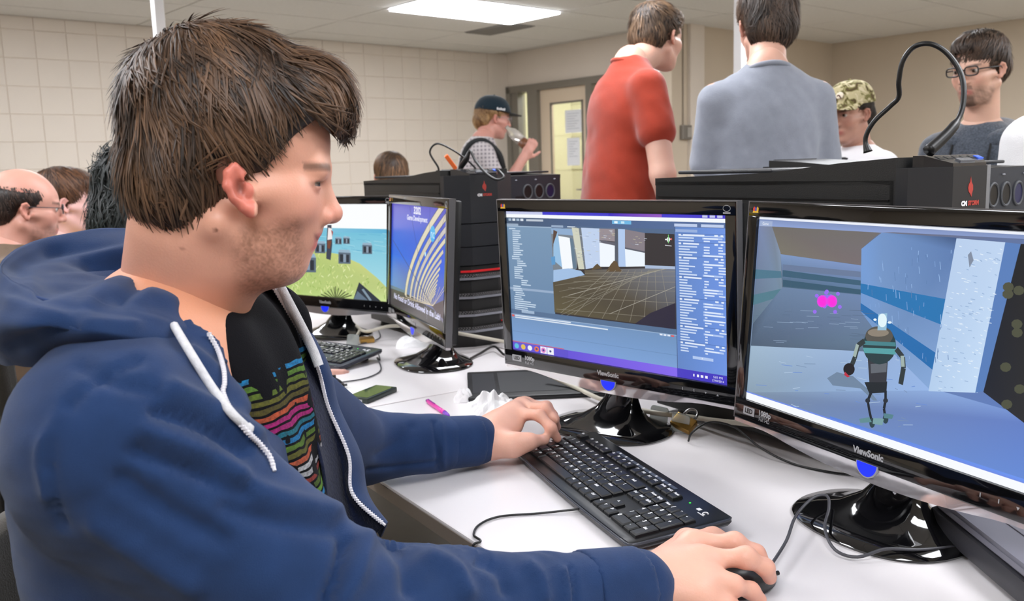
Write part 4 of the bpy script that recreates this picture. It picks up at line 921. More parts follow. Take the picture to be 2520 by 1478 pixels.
# ------------------------------------------------------------------ padlocks with clear tabs
M_brass = mat('brass', (176, 138, 72), .3, .85); M_steel = mat('steel', (170, 170, 172), .25, .9); M_tab = mat('clear_plastic_tab', (214, 220, 216), .1, trans=.6)
def padlock(p, rz, lab, sc=1.0):
    r = thing('padlock', lab, 'padlock', p, rz, 'brass padlocks')
    MB().box((-.022*sc, -.007*sc, 0), (.022*sc, .007*sc, .03*sc), .002).build('body', M_brass, r, auto=40)
    q = np.linspace(0, math.pi, 9); P = [(-.012*sc, 0, .028*sc)]+[(-.012*sc*math.cos(a_), 0, (.042+.012*math.sin(a_))*sc) for a_ in q]+[(.012*sc, 0, .028*sc)]
    MB().tube(P, .003*sc, 8).build('shackle', M_steel, r, smooth=True)
    return r
o = padlock(Wz(1672, 1066, DESK+.002), -.75, 'brass padlock on the cream cable beside the centre monitor foot'); o.rotation_euler = (-1.0, .25, -.75); o.location[2] = DESK+.012
def tab(p, rz, lab):
    q = 12; P = []
    for cx_, cz_, a0_ in ((.012, .014, 0), (-.012, .014, 90), (-.012, -.014, 180), (.012, -.014, 270)):
        for k in range(4): a_ = math.radians(a0_+30*k); P.append((cx_+.006*math.cos(a_), cz_+.006*math.sin(a_)))
    MB().prism(P, -.002, .002, 'y').build('cable_tab', M_tab, None, loc=p, rz=rz, label=lab, cat='cable clip', group='clear plastic cable clips').rotation_euler = (.2, .15, rz)
tab(Wz(1622, 1022, DESK+.024), -.4, 'grey-clear plastic clip on the cream cable, left of the padlock'); tab(Wz(1675, 1040, DESK+.022), -.5, 'clear plastic clip on the cream cable, above the padlock')
o = padlock(Wz(905, 842, DESK+.004), .3, 'far brass padlock lying below the far left monitor'); o.rotation_euler = (-1.45, 0, .35); o.location[2] = DESK+.008
tab(Wz(868, 838, DESK+.02), .4, 'clear plastic clip beside the far brass padlock')
# ------------------------------------------------------------------ phone, pen, tablet, papers
pc = (Wz(853, 975, DESK+.012)+Wz(975, 952, DESK+.012))/2; a1 = Wz(925, 945, DESK+.012)-Wz(853, 973, DESK+.012); ph_rz = math.atan2(a1[1], a1[0])
r = thing('smartphone', 'black smartphone lying face up beside the table seam', 'phone', (pc[0], pc[1], DESK), ph_rz)
MB().box((-.060, -.031, 0), (.060, .031, .013), .004).build('case', mat('phone_case', (34, 46, 42), .35), r, auto=50)
MB().box((-.054, -.0265, .0125), (.054, .0265, .0136)).build('glass', mat('phone_glass', (30, 52, 34), .05, spec=.8), r)
MB().box((-.0605, -.016, .003), (-.0598, .016, .009)).build('dock_plate', M_silver, r); MB().box((-.0608, -.01, .0045), (-.0604, .01, .0075)).build('dock_port', M_inert, r)
pa, pb_ = Wz(1050, 985, DESK+.005), Wz(1113, 1028, DESK+.005); dv = pb_-pa; plen = min(np.linalg.norm(dv), .15); r = thing('pen', 'translucent purple ballpoint pen lying by the sleeve', 'pen', pa, math.atan2(dv[1], dv[0]))
def pt(P, R, name, m): S = MB().tube([(x, 0, 0) for x in P], R, 12).build(name, m, r, smooth=True); return S
M_pur = mat('purple_plastic', (168, 40, 170), .2, trans=.25); M_pink = mat('magenta_ink', (226, 50, 170), .3)
pt([.012, .1*plen/.15, .118*plen/.15], [.0048, .0050, .0052], 'barrel', M_pink); pt([.118*plen/.15, .135*plen/.15, .148*plen/.15], [.0054, .0045, .0012], 'grip', mat('violet_grip', (120, 50, 190), .25)); pt([0, .004, .012], [.003, .0032, .0032], 'clicker', M_pur); MB().box((.01, -.0015, .0045), (.055, .0015, .0062), .0005).build('clip', M_pur, r)
tl_, tf_, tr_ = Wz(1072, 915, DESK+.01), Wz(1152, 980, DESK+.01), Wz(1420, 968, DESK+.01)
ux = (tr_-tf_); ux[2] = 0; ux /= np.linalg.norm(ux); r = thing('graphics_tablet', 'flat black drawing tablet under the centre monitor', 'tablet', (tf_[0], tf_[1], DESK), math.atan2(ux[1], ux[0]))
# front-left corner at origin
MB().box((0, 0, 0), (.37, .262, .011), .004).build('body', mat('tablet_black', (26, 27, 30), .4), r, auto=40)
MB().box((.075, .035, .0108), (.345, .235, .0116)).build('drawing_area', mat('tablet_area', (36, 38, 43), .55), r); MB().box((.012, .04, .0108), (.066, .235, .0114)).build('key_strip', mat('tablet_strip', (50, 52, 57), .35), r)
M_tis = mat('tissue_white', (240, 240, 242), .9)
def crumple(p, sx, sy, sz, lab, seed, n=26):
    rg = np.random.default_rng(seed); V = []; F = []
    for j in range(n):
        for i in range(n):
            x, y = (i/(n-1)-.5)*2, (j/(n-1)-.5)*2; rr = max(0, 1-(x*x+y*y))
            V.append([x, y, rr])
    V = np.array(V); nz = snoise(V*np.array([1, 1, 0]), 4.2, seed)+.6*snoise(V*np.array([1, 1, 0]), 9, seed+1)
    V[:, 2] = np.maximum(.02, (V[:, 2]**.6)*(.55+.75*np.abs(nz))); V[:, 0] *= sx*(1+.25*snoise(V, 3, seed+2)); V[:, 1] *= sy*(1+.25*snoise(V, 3, seed+3)); V[:, 2] *= sz
    for j in range(n-1):
        for i in range(n-1): F.append((j*n+i, j*n+i+1, (j+1)*n+i+1, (j+1)*n+i))
    o = obj('crumpled_tissue', V, F, M_tis, None, loc=(p[0], p[1], DESK), label=lab, cat='tissue', group='crumpled white tissues'); md = o.modifiers.new('thick', 'SOLIDIFY'); md.thickness = .0015; return o
crumple(Wz(1215, 1010, DESK), .062, .05, .04, 'large crumpled white tissue behind the typing hand', 3); crumple(Wz(1140, 985, DESK), .022, .022, .03, 'small crumpled white tissue at the tablet corner', 5); crumple(Wz(1020, 850, DESK), .05, .04, .035, 'crumpled white paper behind the far monitor foot', 9)
# flat grey case at the right edge
g0, g1 = Wz(2262, 1222, DESK+.05), Wz(2520, 1432, DESK+.05); gdir = (g1-g0)[:2]/np.linalg.norm((g1-g0)[:2]); gx, gy = g0[0], g0[1]
r = thing('equipment_case', 'flat grey plastic case lying under the near monitor', 'case', (gx+.012, gy, DESK), math.atan2(-gdir[1], -gdir[0])-math.pi/2)
MB().box((0, -.62, .006), (.36, 0, .040), .012).build('lower_shell', mat('case_grey_dark', (52, 52, 58), .5), r, auto=50); MB().box((.004, -.616, .037), (.356, -.004, .058), .014).build('lid', mat('case_grey', (122, 122, 134), .45), r, auto=50); MB().box((.045, -.58, .0575), (.31, -.045, .0595), .001).build('lid_inset', mat('case_grey2', (112, 112, 124), .45), r)
# ------------------------------------------------------------------ people: shared sculpting
def skin_mat(name, col): return mat(name, col, .46, vcol=True, sss=.12, bump=.12, bscale=420, noise=.10, nscale=55, noisecol=tuple(int(c*.82) for c in col))
def hairmat(name): return mat(name, (60, 45, 35), .48, vcol=True, spec=.4)
def cloth(name, col, noise=.22, nscale=60, rough=.9, bump=.5, bscale=500, sheen=.25): return mat(name, col, rough, noise=noise, nscale=nscale, bump=bump, bscale=bscale, sheen=sheen, spec=.2)
def tagperson(o, lab): return tag(o, lab, 'person')
def strands(S, R, o, base, n, length, width, crown, col0, col1, seed=0, lift=(.0, .006), grav=.5, fwd=0.0, jitter=.25, steps=7, clump=40, curl=0.0, keep=None, down=None, tipmask=None):
    """locks of hair lying along an implicit hair surface S; head frame R,o; base = (V,Q) mesh the roots are taken from"""
    rg = np.random.default_rng(seed); V, Q = base
    c = V[Q].mean(1); a = np.linalg.norm(np.cross(V[Q[:, 2]]-V[Q[:, 0]], V[Q[:, 3]]-V[Q[:, 1]]), axis=1)
    if keep is not None:
        L = (c-o)@R; a = a*keep(L)
    idx = rg.choice(len(c), n, p=a/a.sum()); P = c[idx]+rg.normal(size=(n, 3))*.002
    # clumps share direction noise
    cc = c[rg.choice(len(c), clump, p=a/a.sum())]; near = np.argmin(((P[:, None]-cc[None])**2).sum(-1), 1) if clump else np.zeros(n, int)
    cd = rg.normal(size=(max(clump, 1), 3))*jitter; clift = rg.uniform(.3, 1.2, size=max(clump, 1)); cshade = rg.uniform(0, 1, size=max(clump, 1))
    C = R@np.array(crown)+o; path = [P.copy()]; ln = length*rg.uniform(.6, 1.15, n); st = ln/steps
    dn = np.array([0, 0, -1.0]) if down is None else np.array(down); f = R@np.array([1.0, 0, 0])
    indiv = rg.normal(size=(n, 3))*jitter*.4; lf = rg.uniform(lift[0], lift[1], n)*clift[near]
    prev = None
    for i in range(steps):
        g = S.grad(P); d = (P-C); d /= np.linalg.norm(d, axis=1)[:, None]+1e-9
        d = d+dn*grav+f*fwd+cd[near]+indiv
        if curl: d = d+curl*np.stack([np.sin(i*1.3+rg.uniform(0, .1, n)+near), np.cos(i*1.1+near*2.0), np.sin(i*.9+near*3.0)], -1)
        d -= g*(d*g).sum(-1)[:, None]; d /= np.linalg.norm(d, axis=1)[:, None]+1e-9
        if prev is not None: d = d*.6+prev*.4; d /= np.linalg.norm(d, axis=1)[:, None]+1e-9
        prev = d; P = P+d*st[:, None]; g = S.grad(P); s = S.at(P)
        tgt = lf*((i+1)/steps)**1.2
        P = P-g*np.clip(s-tgt, -.012, .004)[:, None]; path.append(P.copy())
    path = np.array(path).transpose(1, 0, 2); m = steps+1
    if tipmask is not None:
        ok = tipmask(((path.reshape(-1, 3)-o)@R*1000).reshape(path.shape)); path = path[ok]; near = near[ok]; n = len(path)
    T = np.gradient(path, axis=1); T /= np.linalg.norm(T, axis=2)[..., None]+1e-9
    g0 = S.grad(path.reshape(-1, 3)).reshape(path.shape); B = np.cross(T, g0); B /= np.linalg.norm(B, axis=2)[..., None]+1e-9
    wdt = width*rg.uniform(.6, 1.3, n)[:, None]*np.interp(np.linspace(0, 1, m), [0, .2, .7, 1], [.7, 1, .8, .12])[None]
    ring = [path+B*wdt[..., None], path+g0*(wdt*.55)[..., None], path-B*wdt[..., None]]
    VV = np.stack(ring, 2).reshape(-1, 3); k = np.arange(n)[:, None, None]*m*3+np.arange(m-1)[None, :, None]*3
    q = [np.stack([k+0, k+1, k+4, k+3], -1), np.stack([k+1, k+2, k+5, k+4], -1)]
    QQ = np.concatenate([x.reshape(-1, 4) for x in q]); t = np.clip(cshade[near]*.6+rg.uniform(0, 1, n)*.4, 0, 1)**1.5
    cl = lin(col0)[None]*(1-t[:, None])+lin(col1)[None]*t[:, None]; cl = np.repeat(cl, m*3, 0)
    return VV, QQ, cl
def face_shapes(S, k=1.0, smile=0.0, ears=True, broad=1.0, neck=True, look=0):
    """head in metres: x forward, y left, z up, origin between the ears"""
    m = lambda *p: tuple(x*.001*k for x in p)
    def E(c, r, kk=12, sub=False, R=None): S.E(m(*c), m(*r), kk*.001, R, sub)
    def C(a, b, ra, rb=None, kk=10, sub=False): S.C(m(*a), m(*b), ra*.001*k, (ra if rb is None else rb)*.001*k, kk*.001, sub)
    E((-12, 0, 42), (96, 74*broad, 80)); E((40, 0, -25), (54, 58*broad, 82), 25); E((48, 0, 30), (44, 58, 45), 20)
    for s in (-1, 1):
        C((-6, s*54*broad, -50), (58, s*18, -98), 17, 15, 20); E((60, s*36, -32), (26, 22, 24), 15); C((20, s*62*broad, -18), (66, s*46, -20), 11, 11, 15)
    E((66, 0, -102), (18, 22, 16), 14); E((28, 0, -80), (48, 44, 36), 25); E((74, 0, -62), (19, 28, 18), 14)
    for s in (-1, 1): E((97, s*32, 4), (13, 17, 9), 9, True)
    C((84, -34, 18), (84, 34, 18), 10, 10, 12); C((90, 0, 12), (108, 0, -26), 7, 9.5, 10); E((108, 0, -31), (11, 12, 9.5), 6)
    for s in (-1, 1): E((98, s*12, -34), (10, 7, 8), 5); E((104, s*6, -41), (5, 3.2, 3.5), 2, True)
    for s in (-1, 1): E((80, s*32, 4), (13.2, 13.5, 12.5), 3); E((91, s*32, 3), (8, 12.5, 2.7), 2, True)
    E((84, 0, -63), (11, 23+4*smile, 5.5), 4); E((82, 0, -74), (10, 20+3*smile, 6), 4); C((97, 0, -68.5), (76, 26, -66+5*smile), 1.6, 1.2, 2, True); C((97, 0, -68.5), (76, -26, -66+5*smile), 1.6, 1.2, 2, True)
    if ears:
        for s in (-1, 1):
            P = [(10, s*72, 8), (2, s*80, 16), (-8, s*84, 12), (-12, s*86, -2), (-8, s*83, -18), (2, s*77, -30), (8, s*73, -32), (8, s*72, -24)]
            for a, b in zip(P[:-1], P[1:]): C(a, b, 4, 4, 4)
            E((-2, s*76, -6), (12, 4, 22), 5); E((4, s*81, -8), (6, 5, 11), 3, True)
    if neck: C((-22, 0, -50), (-38, 0, -175), 54, 60, 25)
def face_cols(V, R, o, k, skin, lip, brow=None, stubble=None, browcol=(50, 36, 28)):
    q = (V-o)@R/(k*.001); c = np.tile(lin(skin), (len(V), 1))
    def mixin(w, col):
        nonlocal c
        w = np.clip(w, 0, 1)[:, None]; c = c*(1-w)+lin(col)[None]*w
    x, y, z = q[:, 0], np.abs(q[:, 1]), q[:, 2]
    red = tuple(min(255, int(s*f)) for s, f in zip(skin, (1.0, .84, .82)))
    mixin(np.exp(-(((x-70)/26)**2+((y-40)/18)**2+((z+30)/20)**2))*.6, red); mixin(np.exp(-(((x-106)/14)**2+(y/14)**2+((z+30)/14)**2))*.6, red); mixin((y > 72)*.5*(z > -45), red)
    if stubble is not None:
        w = np.clip((-z-48)/18, 0, 1)*np.clip((x-4)/18, 0, 1)*np.clip((z+122)/8, 0, 1)*(.4+.25*snoise(V, 300, 3)); mixin(np.clip(w, 0, .6)*stubble[1], stubble[0]); mixin(np.clip((-z-80)/6, 0, 1)*np.clip((x-56)/10, 0, 1)*np.clip((28-y)/6, 0, 1)*np.clip((z+124)/6, 0, 1)*.75*stubble[1], stubble[0])
        mixin(((x > 86) & (z > -60) & (z < -46) & (y < 24))*.5*stubble[1], stubble[0])
    inlip = np.exp(-(((z+69)/9)**4+((y)/24)**6))*(x > 80); mixin(inlip*.85, lip)
    if brow: mixin(np.exp(-(((z-19-.12*(y-30))/4.5)**4+((y-32)/20)**4))*(x > 74)*.85, browcol)
    mixin(np.exp(-(((z-3)/5)**4+((y-32)/15)**4))*(x > 84)*.35, tuple(int(s*.5) for s in skin))
    return c
def eyes(parent, R, o, k, name='eye'):
    for s in (-1, 1):
        c = R@(np.array([80.5, s*32, 3.5])*.001*k)+o; bm = bmesh.new(); bmesh.ops.create_uvsphere(bm, u_segments=16, v_segments=12, radius=.0122*k)
        V = np.array([v.co[:] for v in bm.verts]); F = [tuple(v.index for v in f.verts) for f in bm.faces]; bm.free()
        d = V/np.linalg.norm(V, axis=1)[:, None]; fx = d[:, 0]; col = np.where((fx > .93)[:, None], lin((15, 12, 10))[None], np.where((fx > .80)[:, None], lin((70, 50, 34))[None], lin((204, 196, 190))[None]))
        obj(name, V@R.T+c, F, mat('eye_gloss', (220, 220, 220), .12, vcol=True), parent, True, cols=col)
def hair_cap(R, o, k, shapes, zb, h=.005, kb=.006, extra=None):
    """closed hair volume: union of ellipsoids kept above a lower outline zb(x) (side view, mm)"""
    S = Sdf(R, o)
    for c, r in shapes: S.E(tuple(x*.001*k for x in c), tuple(x*.001*k for x in r), .02)
    xs, zs = np.array([p[0] for p in zb])*.001*k, np.array([p[1] for p in zb])*.001*k
    def post(F, X):
        L = (X-o.astype(np.float32))@R.astype(np.float32); d = np.interp(L[..., 0], xs, zs)-L[..., 2]
        if extra is not None: d = np.maximum(d, extra(L))
        return smax(F, d.astype(np.float32), kb)
    return S, S.mesh(h, post=post)
SHORT_ZB = [(-130, -60), (-95, -72), (-70, -66), (-30, -40), (-16, 8), (6, 14), (14, -14), (28, -14), (34, 20), (56, 46), (75, 58), (130, 56)]
HAIR_SHAPES = [((-14, 0, 48), (108, 84, 84)), ((-60, 0, 0), (62, 74, 78)), ((50, 0, 72), (52, 62, 34))]
def torso_limbs(J, k=1.0, fat=1.0):
    """body volumes from joints in a dict (world coordinates)"""
    S = Sdf(); f = fat
    fwd, lat = J['fwd'], J['lat']; Rb = np.stack([fwd, lat, np.cross(fwd, lat)], 1)
    S.E(J['chest'], (.115*f, .165*f, .19), .06, Rb); S.E(J['belly'], (.11*f, .15*f, .18), .06, Rb); S.E(J['hip'], (.11*f, .16*f, .13), .06, Rb)
    [S.C(J['neck']-np.array([0, 0, .06]), J['sh'+q]-np.array([0, 0, .012]), .045, .045, .05) for q in 'LR']; S.C(J['neck'], J['neck']+np.array([0, 0, -.08]), .058, .075, .05)
    for s in 'LR':
        S.C(J['sh'+s], J['el'+s], .05*f, .042*f, .03); S.C(J['el'+s], J['wr'+s], .041*f, .027, .02)
    return S
def hand(S, w, d, nrm, k=1.0, curl=.5, side=1):
    """five-fingered relaxed hand: w wrist, d pointing direction, nrm back-of-hand normal"""
    d = d/np.linalg.norm(d); nrm = nrm-d*(nrm@d); nrm /= np.linalg.norm(nrm); a = np.cross(d, nrm)*side
    S.C(w, w+d*.05*k, .024*k, .03*k, .02); S.E(w+d*.06*k, np.array([.042, .034, .016])*k, .015, np.stack([d, a, nrm], 1))
    for i, (off, ln) in enumerate(((-.028, .066), (-.010, .076), (.009, .072), (.027, .056))):
        p = w+d*.088*k+a*off*k; dd = d.copy(); r = .0088*k
        for j in range(3):
            q = p+dd*ln*k*(.46, .3, .24)[j]; S.C(p, q, r, r*.92, .006); p = q; r *= .92; c_, s_ = math.cos(curl), math.sin(curl); dd = dd*c_-nrm*s_
            dd /= np.linalg.norm(dd); nrm2 = nrm
    p = w+d*.025*k-a*.028*k; dd = d*.75-a*.6-nrm*.2; dd /= np.linalg.norm(dd)
    for j, L in enumerate((.035, .03, .026)):
        q = p+dd*L*k; S.C(p, q, .0115*k-.001*j, .0105*k-.001*j, .008); p = q; dd = dd+d*.35; dd /= np.linalg.norm(dd)
def arms_mesh(S, h, lo=None, hi=None): return S.mesh(h, lo, hi)
def shoe(S, p, d): S.E(p+d*.06+np.array([0, 0, .04]), (.14, .05, .045), .02, np.stack([d, np.cross([0, 0, 1.0], d), [0, 0, 1.0]], 1))
def person(lab, base, yaw, H=1.76, head=None, hyaw=0.0, hpitch=0.0, hroll=0.0, lean=0.0, skin=(222, 172, 150), lip=(190, 110, 104), shirt=None, sleeve=.62, pants=(44, 48, 60), hairspec=None, brow=True, stubble=None, arms=None, seated=False, fat=1.0, seatz=.46, neckless=False, hh=.0042, smile=0.0, browcol=(50, 36, 28), long_sleeve=False, collar=None, headk=1.0, shirt_noise=.012):
    skin = tuple(int(c*.95) for c in skin); fwd = np.array([math.cos(yaw), math.sin(yaw), 0]); lat = np.array([-fwd[1], fwd[0], 0]); up = np.array([0, 0, 1.0]); k = H/1.76
    base = base if base is not None else (np.array(head)-fwd*(.05+math.sin(lean)*.6*k))[:2]; b = np.array([base[0], base[1], 0.0]); hipz = seatz+.11 if seated else .95*k; hip = b+up*hipz
    ld = up*math.cos(lean)+fwd*math.sin(lean)
    J = {'fwd': fwd, 'lat': lat, 'hip': hip, 'belly': hip+ld*.15*k, 'chest': hip+ld*.36*k, 'neck': hip+ld*.555*k}
    for s, sg in (('L', 1), ('R', -1)): J['sh'+s] = hip+ld*.462*k+lat*sg*.165*k*fat
    for s, sg in (('L', 1), ('R', -1)):
        J['el'+s] = J['sh'+s]-up*.29*k+lat*sg*.05-fwd*.02; J['wr'+s] = J['el'+s]-up*.24*k+fwd*.06
        if arms and s in arms:
            J['el'+s] = J['sh'+s]+np.array(arms[s][0]); J['wr'+s] = J['el'+s]+np.array(arms[s][1])
    hc = J['neck']+ld*.135*k+fwd*.035 if head is None else np.array(head, float)
    R = rotm(yaw+hyaw, hpitch, hroll); hk = headk
    r = thing('person', lab, 'person', (b[0], b[1], 0)); off = b
    W0 = lambda V: V-off
    # skin: head fine, arms and torso coarse, one mesh
    SH_ = Sdf(R, hc); face_shapes(SH_, hk, smile, neck=False)
    nk = R@np.array([-.022, 0, -.05])*hk+hc; SH_.R, SH_.o = np.eye(3), np.zeros(3); SH_.C(nk, J['neck']+up*-.02, .053*hk, .06, .03)
    hm = SH_.mesh(hh); SB = torso_limbs(J, k, fat)
    for s, sg in (('L', 1), ('R', -1)):
        dd = J['wr'+s]-J['el'+s]; n_ = lat*sg*.8+fwd*.3 if not (arms and s in arms and len(arms[s]) > 2) else np.array(arms[s][2], float); hand(SB, J['wr'+s], dd, n_, 1.0*k, arms[s][3] if arms and s in arms and len(arms[s]) > 3 else .45, sg)
    # legs
    feet = []
    for sg in (-1, 1):
        h0 = hip+lat*sg*.085*k-up*.03
        if seated: kn = h0+fwd*.40+up*(.0); an = kn-up*(hipz-.13)+fwd*.02
        else: kn = np.array([h0[0], h0[1], .50*k])+fwd*.02+lat*sg*.015; an = np.array([h0[0], h0[1], .09])+lat*sg*.02-fwd*.02
        SB.C(h0, kn, .072*fat, .052, .03); SB.C(kn, an, .05, .036, .02); feet.append((h0, kn, an))
    bm_ = SB.mesh(.0085); V, Q = join(hm, bm_); cols = np.tile(lin(skin), (len(V), 1)); cols[:len(hm[0])] = face_cols(hm[0], R, hc, hk, skin, lip, brow, stubble, browcol)
    obj_np('body', W0(V), Q, skin_mat('skin_'+'_'.join(map(str, skin)), skin), r, True, cols)
    eyes(r, R, hc-off, hk)
    # shirt
    if shirt is not None:
        SS = Sdf(); Rb = np.stack([fwd, lat, np.cross(fwd, lat)], 1); g = .016
        SS.E(J['chest'], (.115*fat+g, .165*fat+g, .20), .07, Rb); SS.E(J['belly'], (.11*fat+g*1.6, .15*fat+g*1.6, .20), .07, Rb); SS.E(J['hip']+up*.0, (.11*fat+g*1.5, .16*fat+g*1.5, .15), .07, Rb)
        [SS.C(J['neck']-up*.055, J['sh'+s_]+(lat if s_ == 'R' else -lat)*.01-up*.012, .058, .056, .05) for s_ in 'LR']; SS.C(J['neck']-up*.09, J['neck']-up*.035, .08, .066, .03)
        for s in 'LR':
            if long_sleeve: SS.C(J['sh'+s], J['el'+s], .064*fat, .058, .04); SS.C(J['el'+s], J['el'+s]+(J['wr'+s]-J['el'+s])*.95, .057, .04, .02)
            else: e_ = J['sh'+s]+(J['el'+s]-J['sh'+s])*sleeve; SS.C(J['sh'+s]-up*.012, e_, .060*fat, .066, .028)
        def post(F, X):
            nz = snoise(X*np.array([1, 1, .55], np.float32), 26, 5)*.5+snoise(X, 55, 8)*.22
            return F+nz.astype(np.float32)*shirt_noise*.6
        sm = SS.mesh(.0085, post=post); obj_np('shirt', W0(sm[0]), sm[1], shirt, r, True)
        # neckband
        th = np.linspace(0, 2*math.pi, 25)[:-1]; cn = J['neck']-up*.018
        MB().tube([W0(cn+fwd*.066*math.cos(a)+lat*.068*math.sin(a)-up*.022*math.cos(a)) for a in th], .0085, 8, closed=True).build('neckband', shirt if collar is None else collar, r, smooth=True)
    SP = Sdf()
    for (h0, kn, an) in feet: SP.C(h0+up*.03, kn, .092*fat, .066, .04); SP.C(kn, an+up*.03, .064, .055, .02)
    SP.E(hip-up*.01, (.125*fat, .172*fat, .13), .05, np.stack([fwd, lat, up], 1)); pm = SP.mesh(.014); obj_np('trousers', W0(pm[0]), pm[1], cloth('denim_%d_%d_%d' % tuple(pants), pants), r, True)
    for (h0, kn, an) in feet:
        SF = Sdf(); shoe(SF, np.array([an[0], an[1], 0.005]), fwd); fm = SF.mesh(.014); V_ = W0(fm[0]); V_[:, 2] = np.maximum(V_[:, 2], 0.0); obj_np('shoe', V_, fm[1], mat('shoe_dark', (40, 38, 38), .6), r, True)
    if hairspec:
        hs = dict(shapes=HAIR_SHAPES, zb=SHORT_ZB, n=2600, length=.05, width=.0017, crown=(-50, 0, 120), c0=(46, 34, 27), c1=(120, 92, 70), seed=4, lift=(.0, .010), grav=.6, fwd=.2, jitter=.38, clump=110, curl=0.0, extra=None, down=None); hs.update(hairspec)
        S, base_ = hair_cap(R, hc, hk, hs['shapes'], hs['zb'], .006, extra=hs['extra'])
        hv, hq, hcol = strands(S, R, hc, base_, hs['n'], hs['length']*hk, hs['width'], tuple(x*.001*hk for x in hs['crown']), hs['c0'], hs['c1'], hs['seed'], hs['lift'], hs['grav'], hs['fwd'], hs['jitter'], clump=hs['clump'], curl=hs['curl'], down=hs['down'])
        V, Q = join(base_, (hv, hq)); cl = np.concatenate([np.tile(lin(hs['c0'])*.7, (len(base_[0]), 1)), hcol]); obj_np('hair', W0(V), Q, hairmat('hair_strands'), r, True, cl)
    return r, R, hc, J, off, hk
def glasses(r, R, hc, off, k, col=(20, 20, 22), w=.025, h=.016, thin=.0016, temple=True):
    def L(x, y, z): return R@(np.array([x, y, z])*.001*k)+hc-off
    fm = mat('spectacle_%d' % col[0], col, .3); g = thing('spectacles', 'spectacles', None, (0, 0, 0), parent=r); del g['label']
    for s in (-1, 1):
        P = []
        for a in np.linspace(0, 2*math.pi, 21)[:-1]:
            c_, s_ = math.cos(a), math.sin(a); P.append(L(106, s*33+24*abs(c_)**.6*np.sign(c_), 3+15*abs(s_)**.6*np.sign(s_)))
        MB().tube(P, thin, 6, closed=True).build('rim', fm, g, smooth=True)
        obj('lens', P, [tuple(range(20))], mat('lens_glass', (225, 235, 240), .05, trans=1.0, alpha=.15), g)
        MB().tube([L(104, s*57, 7), L(60, s*72, 7), L(4, s*78, 6), L(-8, s*78, -6)], thin, 6).build('temple', fm, g, smooth=True)
    MB().tube([L(107, -9, 7), L(110, 0, 9), L(107, 9, 7)], thin, 6).build('bridge', fm, g, smooth=True)
    return g
def ball_cap(r, R, hc, off, k, m_, brimm, flat=False, tiltup=0.0):
    def L(x, y, z): return R@(np.array([x, y, z])*.001*k)+hc-off
    nu, nv = 32, 12; V = []; F = []
    for j in range(nv+1):
        ph = j/nv*math.pi/2
        for i in range(nu):
            a = 2*math.pi*i/nu; rr = math.cos(ph)**.75; V.append(L(-8+112*rr*math.cos(a), 90*rr*math.sin(a), 40+96*math.sin(ph)**1.05+6*math.cos(a)*0))
    for j in range(nv):
        for i in range(nu): F.append((j*nu+i, j*nu+(i+1) % nu, (j+1)*nu+(i+1) % nu, (j+1)*nu+i))
    F.append(tuple(nv*nu+i for i in range(nu)))
    c = obj('cap', V, F, m_, r, True); md = c.modifiers.new('t', 'SOLIDIFY'); md.thickness = .003
    V = []; F = []; n = 20
    for top in (0, 1):
        for j in range(5):
            for i in range(n+1):
                a = -1.25+2.5*i/n; t = j/4; xx = -8+112*math.cos(a)*(1)+t*72*math.cos(a*.75)**.5; yy = 90*math.sin(a)*(1-.04*t); V.append(L(xx, yy, 42-(0 if flat else 14*(yy/80)**2*t)+top*3.5+t*tiltup-8*t))
    m2 = n+1
    for top in (0, 1):
        for j in range(4):
            for i in range(n):
                q = (top*5*m2+j*m2+i, top*5*m2+j*m2+i+1, top*5*m2+(j+1)*m2+i+1, top*5*m2+(j+1)*m2+i); F.append(q if not top else q[::-1])
    for i in range(n): F.append((4*m2+i, 4*m2+i+1, 9*m2+i+1, 9*m2+i))
    b = obj('brim', V, F, brimm, c, True)
    MB().lathe([(.007, 0), (.005, .005)], 10).build('top_button', m_, c).location = tuple(L(-8, 0, 136))
    return c
# ------------------------------------------------------------------ the seated man in the blue hoodie
D0 = .93; HC = Wd(567, 404, D0); e3 = ray(567, 404); e3 /= np.linalg.norm(e3); e1 = RT-e3*(RT@e3); e1 /= np.linalg.norm(e1); e2 = np.cross(e1, e3); e2 = e2 if e2@UP > 0 else -e2
PSI = math.radians(-9); HX = e1*math.cos(PSI)+e3*math.sin(PSI); HY = e3*math.cos(PSI)-e1*math.sin(PSI); HR = np.stack([HX, HY, e2], 1)
man = thing('person', 'seated man in a blue hoodie and striped T-shirt at the keyboard', 'person', (-.36, .98, 0)); MO = np.array([-.36, .98, 0.0])
SKIN = (222, 164, 140)
S = Sdf(HR, HC); mm = lambda *p: tuple(x*.001 for x in p)
def E(c, r, kk=12, sub=False): S.E(mm(*c), mm(*r), kk*.001, None, sub)
def C(a, b, ra, rb=None, kk=10, sub=False): S.C(mm(*a), mm(*b), ra*.001, (ra if rb is None else rb)*.001, kk*.001, sub)
E((-8, 0, 38), (102, 76, 84)); E((48, 0, -30), (50, 57, 80), 25); E((58, 0, 25), (42, 58, 45), 20)
for s in (-1, 1):
    C((-4, s*55, -58), (44, s*20, -106), 18, 15, 20); E((61, s*37, -42), (27, 25, 23), 14); C((26, s*62, -28), (68, s*46, -26), 12, 11, 16)
E((54, 0, -106), (18, 23, 17), 12); E((25, 0, -78), (48, 48, 42), 25); E((15, 0, -104), (48, 40, 24), 20); E((68, 0, -64), (19, 28, 16), 12)
for s in (-1, 1): E((99, s*32, -19), (14, 17, 8), 8, True)
C((91, -32, -6), (91, 32, -6), 11, 11, 12); C((92, 0, -17), (103, 0, -49), 7.5, 9.5, 9); E((102, 0, -53), (11.5, 12.5, 10), 6)
for s in (-1, 1): E((93, s*13, -56), (10.5, 7, 8.5), 5); E((98, s*7.5, -63.5), (6, 3.6, 4), 2, True)
